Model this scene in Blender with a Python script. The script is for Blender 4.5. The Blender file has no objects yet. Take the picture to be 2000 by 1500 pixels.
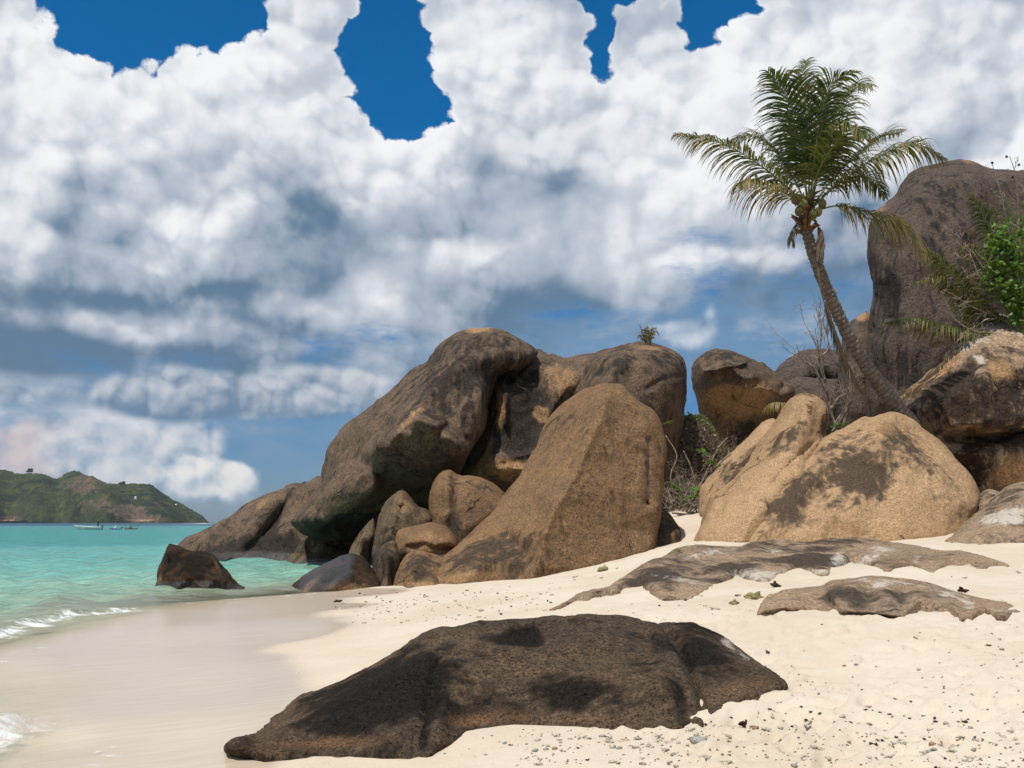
import bpy, math, random
import numpy as np
from mathutils import Vector
from mathutils.geometry import delaunay_2d_cdt

rng = np.random.default_rng(7)
random.seed(7)
scene = bpy.context.scene
COL = scene.collection

# ------------------------------------------------------------------ camera
F = 35.0 / 36.0 * 2000.0          # focal length in photograph pixels
HC = 1.7                          # eye height above the sea
HOR = 1020.0                      # row of the sea horizon
cam_d = bpy.data.cameras.new('camera')
cam_d.lens = 35.0
cam_d.sensor_width = 36.0
cam_d.shift_y = (HOR - 750.0) / 2000.0
cam_d.clip_start = 0.1
cam_d.clip_end = 120000.0
cam = bpy.data.objects.new('camera', cam_d)
cam.location = (0, 0, HC)
cam.rotation_euler = (math.radians(90), 0, 0)
COL.objects.link(cam)
scene.camera = cam

# ------------------------------------------------------------------ view
vs = scene.view_settings
vs.view_transform = 'Standard'
vs.look = 'None'
vs.exposure = 0.0
vs.gamma = 1.0
vs.use_curve_mapping = False

cy = scene.cycles
cy.max_bounces = 6
cy.diffuse_bounces = 2
cy.glossy_bounces = 2
cy.transmission_bounces = 3
cy.transparent_max_bounces = 10

# ------------------------------------------------------------------ sun
SUN_DIR = Vector((-0.25, -0.33, 0.91)).normalized()     # towards the sun
SUN_EL = math.asin(SUN_DIR.z)
SUN_AZ = math.atan2(SUN_DIR.x, SUN_DIR.y)
sun_d = bpy.data.lights.new('sun', 'SUN')
sun_d.energy = 4.5
sun_d.angle = math.radians(0.53)
sun_d.color = (1.0, 0.955, 0.88)
sun = bpy.data.objects.new('sun', sun_d)
sun.rotation_euler = SUN_DIR.to_track_quat('Z', 'Y').to_euler()
sun.location = (-20, -20, 60)
COL.objects.link(sun)


# ------------------------------------------------------------------ node expressions
class G:
    """builds shader node graphs from python expressions"""
    def __init__(self, tree):
        self.t = tree
        self.n = tree.nodes
        self.l = tree.links

    def put(self, sock, v):
        if isinstance(v, E):
            self.l.new(v.s, sock)
        elif v is not None:
            try:
                sock.default_value = v
            except Exception:
                if isinstance(v, (int, float)):
                    sock.default_value = (v, v, v)
                else:
                    sock.default_value = (*v, 1.0)

    def m(self, op, *a, clamp=False):
        n = self.n.new('ShaderNodeMath')
        n.operation = op
        n.use_clamp = clamp
        for i, v in enumerate(a):
            self.put(n.inputs[i], v)
        return E(self, n.outputs[0])

    def vm(self, op, *a, out=0):
        n = self.n.new('ShaderNodeVectorMath')
        n.operation = op
        for i, v in enumerate(a):
            if op == 'SCALE' and i == 1:
                self.put(n.inputs['Scale'], v)
            else:
                self.put(n.inputs[i], v)
        return E(self, n.outputs[out])

    def sep(self, v):
        n = self.n.new('ShaderNodeSeparateXYZ')
        self.put(n.inputs[0], v)
        return [E(self, n.outputs[i]) for i in range(3)]

    def comb(self, x, y, z):
        n = self.n.new('ShaderNodeCombineXYZ')
        for i, v in enumerate((x, y, z)):
            self.put(n.inputs[i], v)
        return E(self, n.outputs[0])

    def ss(self, v, a, b, lo=0.0, hi=1.0, mode='SMOOTHSTEP'):
        n = self.n.new('ShaderNodeMapRange')
        n.interpolation_type = mode
        n.clamp = True
        self.put(n.inputs['Value'], v)
        self.put(n.inputs['From Min'], a)
        self.put(n.inputs['From Max'], b)
        self.put(n.inputs['To Min'], lo)
        self.put(n.inputs['To Max'], hi)
        return E(self, n.outputs[0])

    def lin(self, v, a, b, lo=0.0, hi=1.0):
        return self.ss(v, a, b, lo, hi, 'LINEAR')

    def noise(self, vec, scale, detail=4.0, rough=0.5, dist=0.0, lac=2.0, color=False, dim='3D'):
        n = self.n.new('ShaderNodeTexNoise')
        n.noise_dimensions = dim
        self.put(n.inputs['Vector'], vec)
        self.put(n.inputs['Scale'], scale)
        self.put(n.inputs['Detail'], detail)
        self.put(n.inputs['Roughness'], rough)
        self.put(n.inputs['Distortion'], dist)
        self.put(n.inputs['Lacunarity'], lac)
        return E(self, n.outputs[1 if color else 0])

    def voro(self, vec, scale, feature='F1', smooth=0.5, detail=0.0, rough=0.5, out='Distance', rand=1.0, dim='3D'):
        n = self.n.new('ShaderNodeTexVoronoi')
        n.voronoi_dimensions = dim
        n.feature = feature
        n.normalize = False
        self.put(n.inputs['Vector'], vec)
        self.put(n.inputs['Scale'], scale)
        self.put(n.inputs['Detail'], detail)
        self.put(n.inputs['Roughness'], rough)
        self.put(n.inputs['Randomness'], rand)
        if feature == 'SMOOTH_F1':
            self.put(n.inputs['Smoothness'], smooth)
        return E(self, n.outputs[out])

    def mix(self, f, a, b, mode='MIX'):
        n = self.n.new('ShaderNodeMix')
        n.data_type = 'RGBA'
        n.blend_type = mode
        n.clamp_factor = True
        self.put(n.inputs[0], f)
        self.put(n.inputs[6], a if isinstance(a, E) else (*a[:3], 1.0))
        self.put(n.inputs[7], b if isinstance(b, E) else (*b[:3], 1.0))
        return E(self, n.outputs[2])

    def grad(self, vec, scale, shift):
        n = self.n.new('ShaderNodeTexGradient')
        n.texture_mapping.vector_type = 'POINT'
        n.texture_mapping.scale = scale
        n.texture_mapping.translation = shift
        n.gradient_type = 'QUADRATIC_SPHERE'
        self.put(n.inputs['Vector'], vec)
        return E(self, n.outputs['Fac'])

    def curve(self, v, pts, lo, hi, ylo, yhi):
        """piecewise-linear lookup of v through pts"""
        n = self.n.new('ShaderNodeFloatCurve')
        c = n.mapping.curves[0]
        n.mapping.use_clip = True
        q = [((p[0] - lo) / (hi - lo), (p[1] - ylo) / (yhi - ylo)) for p in pts]
        q = [(min(1, max(0, a)), min(1, max(0, b))) for a, b in q]
        while len(c.points) < len(q):
            c.points.new(0.5, 0.5)
        for p, w in zip(c.points, q):
            p.location = w
            p.handle_type = 'VECTOR'
        n.mapping.update()
        self.put(n.inputs['Value'], self.lin(v, lo, hi))
        return E(self, n.outputs[0]) * (yhi - ylo) + ylo

    def attr(self, name, out='Fac'):
        n = self.n.new('ShaderNodeAttribute')
        n.attribute_name = name
        return E(self, n.outputs[out])


class E:
    def __init__(self, g, s):
        self.g, self.s = g, s

    def __add__(self, o): return self.g.m('ADD', self, o)
    __radd__ = __add__
    def __sub__(self, o): return self.g.m('SUBTRACT', self, o)
    def __rsub__(self, o): return self.g.m('SUBTRACT', o, self)
    def __mul__(self, o): return self.g.m('MULTIPLY', self, o)
    __rmul__ = __mul__
    def __truediv__(self, o): return self.g.m('DIVIDE', self, o)
    def __neg__(self): return self.g.m('MULTIPLY', self, -1.0)
    def cl(self): return self.g.m('ADD', self, 0.0, clamp=True)
    def mx(self, o): return self.g.m('MAXIMUM', self, o)
    def mn(self, o): return self.g.m('MINIMUM', self, o)
    def pw(self, o): return self.g.m('POWER', self, o)


# ------------------------------------------------------------------ sky: Nishita air with procedural cumulus by direction
def sky_at(px, py):
    a = math.atan((px - 1000.0) / F)
    return a, (HOR - py) / F * math.cos(a)


world = bpy.data.worlds.new('World')
scene.world = world
world.use_nodes = True
wt = world.node_tree
wt.nodes.clear()
g = G(wt)
SKY_K = 0.10
nish = wt.nodes.new('ShaderNodeTexSky')
nish.sky_type = 'NISHITA'
nish.sun_disc = False
nish.sun_elevation = SUN_EL
nish.sun_rotation = SUN_AZ
nish.air_density = 1.0
nish.dust_density = 0.6
nish.ozone_density = 2.0
tc = wt.nodes.new('ShaderNodeTexCoord')
D = E(g, tc.outputs['Generated'])
dx, dy, dz = g.sep(D)
rr = g.m('SQRT', dx * dx + dy * dy).mx(0.05)
AZ = g.m('ARCTAN2', dx, dy)
TT = (dz / rr).mn(3.0)
CH = g.comb(AZ, TT, 0.0)          # bearing / height chart of the sky


def bsum(lst, start=0.0):
    """sum of soft bumps (px, py, half width, half height, height) on the chart"""
    s = start
    for (px, py, wx, wy, k) in lst:
        ca, ct = sky_at(px, py)
        kx, ky = F / (wx * 2.0), F / (wy * 2.0)
        s = g.m('MULTIPLY_ADD', g.grad(CH, (kx, ky, 1.0), (-ca * kx, -ct * ky, 0.0)), k, s)
    return s


def puffs(P, big, small, det=6.0):
    """cauliflower relief, about 0..1, on the chart"""
    Q = g.vm('MULTIPLY_ADD', g.noise(P, big * 0.9, 1.0, 0.6, color=True, dim='2D'), (0.55 / big, 0.55 / big, 0.0), P)
    v1 = g.voro(Q, big, 'F1', dim='2D')
    v2 = g.voro(Q, small, 'F1', dim='2D')
    f = g.noise(P, big * 0.55, det, 0.55, dim='2D')
    return 0.23 - v1 * v1 * 0.46 - v2 * v2 * 0.17 + f * 0.84


def shift(v):
    return g.vm('ADD', CH, v)


n0 = puffs(CH, 8.5, 27.0)
n1 = puffs(shift((-0.008, 0.013, 0.0)), 8.5, 27.0, 4.0)
l0 = g.noise(CH, 5.0, 3.0, 0.5, dim='2D')
l1 = g.noise(shift((-0.02, 0.045, 0.0)), 5.0, 3.0, 0.5, dim='2D')

# gaps of clear air between the towers
gaps = bsum([(190, 55, 95, 85, 1.7), (300, 0, 160, 85, 1.6), (415, 10, 90, 70, 1.5),
             (760, 10, 68, 130, 1.7), (765, 140, 85, 110, 1.6), (805, 215, 80, 60, 1.6),
             (1172, 95, 34, 70, 1.5), (1200, -10, 90, 40, 1.2), (1370, 60, 36, 70, 1.3), (1400, 0, 80, 50, 1.6), (1480, 20, 70, 25, 0.7)])
fine = g.noise(CH, 30.0, 5.0, 0.62, dim='2D')
fpuff = g.voro(g.vm('MULTIPLY_ADD', g.noise(CH, 40.0, 1.0, 0.5, color=True, dim='2D'), (0.02, 0.02, 0.0), CH), 46.0, 'F1', dim='2D')
d0 = 0.72 - gaps * 1.15 + ((n0 - 0.40) * 1.1 + (fine - 0.5) * 1.0 - (fpuff * fpuff - 0.25) * 0.7) * (gaps * 2.0 + 0.35 + g.ss(TT, 0.55, 0.7)).mn(1.0)
cover = g.ss(d0 - g.ss(TT, 0.56, 0.95) * 0.85, -0.02, 0.20)
# ragged lower edge of the mass
low_pts = sorted(sky_at(x, y) for x, y in [(-150, 790), (0, 800), (200, 800), (420, 775), (640, 755), (820, 720), (960, 680), (1150, 655), (1300, 628), (1450, 596), (1700, 585), (2150, 590)])
lowh = g.curve(AZ, low_pts, -0.62, 0.62, -0.1, 0.62)
lown = g.noise(g.vm('MULTIPLY', CH, (1.0, 2.6, 0.0)), 9.0, 5.0, 0.58, dim='2D')
base = g.ss(TT - lowh + (lown - 0.5) * 0.20, -0.03, 0.05)

# brightness of the mass: local relief towards the sun plus the broad dark bellies
relief = (n0 - n1) * g.lin(l0, 0.38, 0.62, 0.7, 1.9) + (l0 - l1) * 1.5 + (n0 - 0.40) * 0.30 + (fine - 0.5) * 0.22 + (0.16 - fpuff * fpuff) * g.lin(l0, 0.36, 0.60, 0.06, 0.22)
rim = g.ss(d0, 0.55, 0.0) * 0.20
tone = bsum([(360, 335, 260, 80, -0.20), (190, 590, 330, 80, -0.55), (640, 655, 360, 80, -0.40), (1150, 610, 420, 80, -0.62),
             (60, 700, 260, 70, -0.5), (560, 720, 420, 60, -0.4), (1650, 570, 330, 70, -0.5), (640, 370, 60, 60, -0.05), (1500, 470, 260, 60, -0.10),
             (930, 430, 140, 100, -0.10), (420, 470, 420, 130, -0.12), (1900, 220, 140, 120, -0.12),
             (250, 250, 140, 60, 0.36), (300, 130, 140, 70, 0.22), (590, 90, 90, 120, 0.22), (1000, 120, 170, 150, 0.30), (1290, 150, 110, 70, 0.3),
             (730, 365, 70, 50, 0.34), (60, 120, 80, 140, 0.22), (30, 470, 70, 70, 0.3), (280, 640, 260, 30, 0.32), (620, 606, 220, 30, 0.2),
             (1450, 330, 300, 140, 0.22), (1350, 510, 240, 40, 0.26), (1780, 130, 160, 60, 0.22)])
bright = (relief + rim + tone + 0.60).cl()
ccol = g.mix(g.ss(bright, 0.05, 0.55), (0.115, 0.200, 0.310), (0.43, 0.49, 0.585))
ccol = g.mix(g.ss(bright, 0.46, 1.0), ccol, (0.92, 0.925, 0.95))

# clear air: the Nishita model seen through a polariser
airn = g.vm('SCALE', E(g, nish.outputs[0]), 0.10)
tint = g.mix(g.ss(TT, 0.02, 0.34), (0.27, 0.47, 0.78), (0.010, 0.58, 0.98))
air = g.mix(1.0, airn, tint, 'MULTIPLY')

# distant clouds low over the sea
CHS = g.vm('ADD', CH, (3.7, 1.3, 0.0))
m0 = puffs(CHS, 22.0, 62.0)
m1 = puffs(g.vm('ADD', CHS, (-0.005, 0.009, 0.0)), 22.0, 62.0, 4.0)
mr = (m0 - m1) * 1.1 + (m0 - 0.36) * 0.25
mk = m0 - 0.36


def small_cloud(lst, amp, soft):
    return g.ss(bsum(lst, -0.42) + mk * amp, 0.0, soft)


# veil of grey blue below the mass
veil = g.ss(bsum([(350, 780, 600, 70, 0.30), (1150, 700, 500, 60, 0.24), (1500, 630, 330, 80, 0.30), (900, 640, 300, 60, 0.25), (250, 960, 300, 60, 0.15)], lown), 0.36, 0.66)
sky = g.mix(veil * g.ss(TT, -0.01, 0.09) * g.ss(TT, 0.40, 0.28) * 0.80, air, (0.175, 0.300, 0.450))
sky = g.mix(small_cloud([(50, 880, 190, 75, 1.1)], 0.5, 0.35) * 0.85, sky, g.mix(g.ss(mr, -0.25, 0.25), (0.42, 0.44, 0.54), (0.72, 0.60, 0.58)))
sky = g.mix(small_cloud([(290, 885, 175, 100, 1.35), (205, 860, 70, 60, 0.4), (440, 965, 90, 34, 0.5)], 0.7, 0.30) * 0.9, sky,
            g.mix(g.ss(mr, -0.30, 0.34), (0.23, 0.355, 0.50), (0.76, 0.755, 0.77)))
sky = g.mix(small_cloud([(405, 932, 95, 48, 1.3)], 0.7, 0.20) * 0.92, sky, g.mix(g.ss(mr, -0.3, 0.25), (0.34, 0.45, 0.57), (0.86, 0.84, 0.82)))
# crisp sunlit heads standing in front of the softer mass
k0 = puffs(g.vm('ADD', CH, (1.9, 5.3, 0.0)), 15.0, 44.0)
k1 = puffs(g.vm('ADD', CH, (1.9 - 0.007, 5.3 + 0.013, 0.0)), 15.0, 44.0, 4.0)
kr = (k0 - k1) * 1.5 + (k0 - 0.36) * 0.35
hb = bsum([(60, 130, 90, 150, 1.3), (245, 235, 150, 80, 1.4), (300, 120, 150, 60, 1.0), (585, 90, 110, 130, 1.5), (730, 372, 90, 55, 1.2), (960, 110, 150, 130, 1.3), (1080, 230, 130, 100, 1.0), (1290, 130, 110, 80, 1.3),
           (1250, 260, 180, 80, 1.0), (30, 480, 80, 70, 1.2), (640, 250, 120, 80, 0.9), (1480, 330, 200, 120, 1.0), (1700, 120, 200, 90, 1.1), (1880, 90, 120, 90, 0.9), (280, 640, 260, 36, 1.0), (620, 600, 200, 34, 0.9), (1330, 505, 260, 45, 0.9), (820, 480, 160, 50, 0.7)], -0.40)
heads = g.ss(hb + (k0 - 0.36) * 1.0, 0.0, 0.42)
hcol = g.mix(g.ss(kr + tone * 0.6, -0.28, 0.34), (0.42, 0.48, 0.575), (0.93, 0.935, 0.955))
ccol = g.mix(heads * 0.72, ccol, hcol)
sky = g.mix(cover * base, sky, ccol)
sky = g.mix(small_cloud([(300, 775, 110, 52, 1.2), (560, 772, 240, 48, 1.2), (420, 792, 170, 30, 0.5), (20, 765, 110, 34, 0.8), (680, 745, 120, 40, 0.6)], 0.6, 0.40) * 0.92, sky,
            g.mix(g.ss(mr + (TT - 0.125) * 7.0, -0.28, 0.40), (0.125, 0.215, 0.345), (0.62, 0.65, 0.70)))
sky = g.mix(small_cloud([(1345, 668, 70, 34, 1.0), (1390, 615, 30, 34, 0.7), (1290, 640, 50, 20, 0.8)], 0.8, 0.55) * 0.8, sky,
            g.mix(g.ss(mr, -0.3, 0.3), (0.42, 0.52, 0.64), (0.72, 0.75, 0.80)))

bg = wt.nodes.new('ShaderNodeBackground')
g.put(bg.inputs['Color'], g.vm('SCALE', sky, 1.0 / SKY_K))
bg.inputs['Strength'].default_value = SKY_K
wo = wt.nodes.new('ShaderNodeOutputWorld')
wt.links.new(bg.outputs[0], wo.inputs['Surface'])
world.cycles.sampling_method = 'MANUAL'
world.cycles.sample_map_resolution = 256


# ------------------------------------------------------------------ helpers
def vnoise(p, seed=0):
    """smooth value noise, p (n,3) -> (n,) in -1..1"""
    i = np.floor(p).astype(np.int64)
    f = p - i
    u = f * f * f * (f * (f * 6 - 15) + 10)
    out = np.zeros(len(p))
    for dx_ in (0, 1):
        for dy_ in (0, 1):
            for dz_ in (0, 1):
                h = ((i[:, 0] + dx_) * 73856093) ^ ((i[:, 1] + dy_) * 19349663) ^ ((i[:, 2] + dz_) * 83492791) ^ (seed * 2654435761)
                h &= 0xFFFFFFFF
                h = ((h ^ (h >> 15)) * 2246822519) & 0xFFFFFFFF
                h = ((h ^ (h >> 13)) * 3266489917) & 0xFFFFFFFF
                h ^= h >> 16
                w = (u[:, 0] if dx_ else 1 - u[:, 0]) * (u[:, 1] if dy_ else 1 - u[:, 1]) * (u[:, 2] if dz_ else 1 - u[:, 2])
                out += w * (h / 2147483647.5 - 1.0)
    return out


def fbm(p, scale, octs=4, gain=0.5, seed=0):
    o = np.zeros(len(p))
    a = 1.0
    s = scale
    for k in range(octs):
        o += a * vnoise(p * s + 17.3 * k, seed + k)
        a *= gain
        s *= 2.03
    return o


def at(px, py, y):
    """world point on the line of sight through a photograph pixel at distance y"""
    return np.array([(px - 1000.0) / F * y, y, HC + (HOR - py) / F * y])


def mesh_np(name, v, faces, mat=None, smooth=True, attrs=None):
    me = bpy.data.meshes.new(name)
    me.from_pydata([tuple(x) for x in v] if not isinstance(v, list) else v, [], faces)
    if smooth:
        me.polygons.foreach_set('use_smooth', np.ones(len(me.polygons), dtype=bool))
    for k, a in (attrs or {}).items():
        at_ = me.attributes.new(k, 'FLOAT', 'POINT')
        at_.data.foreach_set('value', np.asarray(a, dtype=np.float32))
    if mat:
        me.materials.append(mat)
    me.update()
    return me


def put(name, me, parent=None, loc=(0, 0, 0), label=None, cat=None, group=None, kind=None):
    o = bpy.data.objects.new(name, me)
    COL.objects.link(o)
    o.location = loc
    if parent:
        o.parent = parent
    if label:
        o['label'] = label
    if cat:
        o['category'] = cat
    if group:
        o['group'] = group
    if kind:
        o['kind'] = kind
    return o


def recentre(v, base):
    return v - np.asarray(base)[None, :]


def material(name):
    m = bpy.data.materials.new(name)
    m.use_nodes = True
    m.node_tree.nodes.clear()
    g_ = G(m.node_tree)
    geo = g_.n.new('ShaderNodeNewGeometry')
    pos = E(g_, geo.outputs['Position'])
    nor = E(g_, geo.outputs['Normal'])
    bs = g_.n.new('ShaderNodeBsdfPrincipled')
    out = g_.n.new('ShaderNodeOutputMaterial')
    g_.l.new(bs.outputs[0], out.inputs['Surface'])
    return m, g_, pos, nor, bs, out


def bump(g_, h, strength, dist, normal=None):
    n = g_.n.new('ShaderNodeBump')
    n.inputs['Strength'].default_value = strength
    n.inputs['Distance'].default_value = dist
    g_.put(n.inputs['Height'], h)
    if normal is not None:
        g_.put(n.inputs['Normal'], normal)
    return E(g_, n.outputs[0])


# ------------------------------------------------------------------ materials
def granite(name, base, alt, dark, grain=14.0, stain_shade=0.45, streak=0.35, rough=0.85, relief=0.03, white=0.0, wet=0.0, wetrough=0.30, contrast=1.0, orange=(0.36, 0.215, 0.105)):
    """weathered granite; vertex attributes: stain (dark film, painted shade), fresh (tan broken rock, painted sunlit rims), pale (salt, sand, painted sunlight), wet"""
    m, q, pos, nor, bs, out = material(name)
    mott = q.noise(pos, 0.55, 5.0, 0.6, 0.3)
    mid = q.noise(pos, grain * 0.22, 4.0, 0.65)
    c = q.mix(q.ss(mott * 0.6 + mid * 0.4, 0.36, 0.62), base, alt)
    sp = q.noise(pos, grain, 3.0, 0.8)
    sp2 = q.noise(pos, grain * 2.3, 2.0, 0.8)
    # run-off streaks, dark films and painted shade
    px_, py_, pz_ = q.sep(pos)
    sv = q.comb(px_, py_, pz_ * 0.13)
    st = q.noise(sv, 1.9, 6.0, 0.66, 0.4)
    pt = q.noise(pos, 0.9, 9.0, 0.70, 0.6)
    s_at = q.attr('stain_shade')
    st2 = q.noise(q.comb(px_ * 4.0, py_ * 4.0, pz_ * 0.22), 1.0, 4.0, 0.6)
    wq = q.vm('MULTIPLY_ADD', q.noise(pos, 1.4, 3.0, 0.6, color=True), (0.9, 0.9, 0.9), pos)
    crk = q.voro(wq, 0.62, 'DISTANCE_TO_EDGE')
    crack = q.ss(crk, 0.026, 0.004) * q.ss(mott, 0.56, 0.62) * 0.75
    film = q.ss(st * streak + pt * (1.0 - streak) + s_at * 0.30 + (sp - 0.5) * 0.30 + (st2 - 0.5) * streak * 0.75 + (mid - 0.5) * 0.22, 0.60 - stain_shade * 0.21, 0.74 - stain_shade * 0.20)
    c = q.mix(film * 0.92, c, dark)
    fr = q.attr('fresh_lit')
    frn = q.ss(fr * 1.1 + (pt - 0.5) * 1.2 + (mid - 0.5) * 0.5, 0.18, 0.62) * q.ss(fr, 0.02, 0.12)
    c = q.mix(frn * 0.75, c, orange)
    # crystals: pale feldspar, dark mica
    c = q.vm('SCALE', c, q.lin(sp, 0.32, 0.70, 1.0 - 0.62 * contrast, 1.0 + 0.72 * contrast))
    c = q.mix(q.ss(sp2, 0.58, 0.72) * 0.8, c, q.vm('ADD', q.vm('SCALE', c, 1.5), (0.05, 0.042, 0.034)))
    c = q.mix(q.ss(sp2, 0.42, 0.26) * 0.7, c, q.vm('SCALE', c, 0.28))
    c = q.mix(crack * 0.85, c, (0.018, 0.014, 0.011))
    pa = q.attr('pale')
    pn = q.noise(q.comb(px_, py_ * 0.6, pz_), 3.2, 9.0, 0.74, 1.0)
    pl = q.ss(pa * 0.95 + (pn - 0.5) * 1.9 + (sp - 0.5) * 0.4 + white, 0.30, 0.68)
    c = q.mix(pl * 0.68 * q.ss(pa, 0.02, 0.15), c, (0.60, 0.54, 0.46))
    w = q.attr('wet')
    wf = q.ss(w + (pt - 0.5) * 0.7 + wet, 0.25, 0.65)
    c = q.mix(wf * 0.6, c, q.vm('SCALE', c, 0.35))
    q.put(bs.inputs['Base Color'], c)
    q.put(bs.inputs['Roughness'], q.lin(wf, 0.0, 1.0, rough, wetrough))
    q.put(bs.inputs['Specular IOR Level'], q.lin(wf, 0.0, 1.0, 0.07, 0.5))
    h = sp * 0.7 + mid * 1.7 + sp2 * 0.35 - crack * 1.2 - film * 0.12
    q.put(bs.inputs['Normal'], bump(q, h, 1.0, relief * 1.5))
    return m


def flat_mat(name, col, rough=0.7, spec=0.3, vary=0.0, scale=3.0, alt=None):
    m, q, pos, nor, bs, out = material(name)
    n = q.noise(pos, scale, 4.0, 0.6)
    c = q.mix(q.ss(n, 0.35, 0.65), col, alt or tuple(x * (1 - vary) for x in col))
    q.put(bs.inputs['Base Color'], c)
    bs.inputs['Roughness'].default_value = rough
    bs.inputs['Specular IOR Level'].default_value = spec
    return m


# ------------------------------------------------------------------ boulders
def chaikin(pts, n):
    p = np.asarray(pts, float)
    for _ in range(n):
        q = np.roll(p, -1, axis=0)
        a = 0.78 * p + 0.22 * q
        b = 0.22 * p + 0.78 * q
        p = np.empty((2 * len(a), p.shape[1]))
        p[0::2], p[1::2] = a, b
    return p


def resample(p, step):
    q = np.vstack([p, p[:1]])
    d = np.r_[0, np.cumsum(np.hypot(*(np.diff(q[:, :2], axis=0).T)))]
    n = max(12, int(d[-1] / step))
    t = np.linspace(0, d[-1], n, endpoint=False)
    return np.stack([np.interp(t, d, q[:, k]) for k in range(q.shape[1])], 1)


def inside(poly, pts):
    x, y = pts[:, 0], pts[:, 1]
    r = np.zeros(len(pts), bool)
    x0, y0 = poly[:, 0], poly[:, 1]
    x1, y1 = np.roll(x0, -1), np.roll(y0, -1)
    for a, b, c, d in zip(x0, y0, x1, y1):
        if b == d:
            continue
        k = (b > y) != (d > y)
        r ^= k & (x < (c - a) * (y - b) / (d - b) + a)
    return r


def edge_dist(poly, pts):
    out = np.full(len(pts), 1e9)
    a = poly
    b = np.roll(poly, -1, axis=0)
    for i in range(len(a)):
        ab = b[i] - a[i]
        t = np.clip(((pts - a[i]) @ ab) / max(ab @ ab, 1e-9), 0, 1)
        q = pts - (a[i] + t[:, None] * ab)
        out = np.minimum(out, q[:, 0] ** 2 + q[:, 1] ** 2)
    return np.sqrt(out)


def gauss_blur(a, s):
    if s <= 0:
        return a
    r = int(3 * s + 1)
    k = np.exp(-0.5 * (np.arange(-r, r + 1) / s) ** 2)
    k /= k.sum()
    for ax in (0, 1):
        a = np.apply_along_axis(lambda m_: np.convolve(np.pad(m_, r, mode='edge'), k, mode='valid'), ax, a)
    return a


ROCKS = {}


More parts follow.
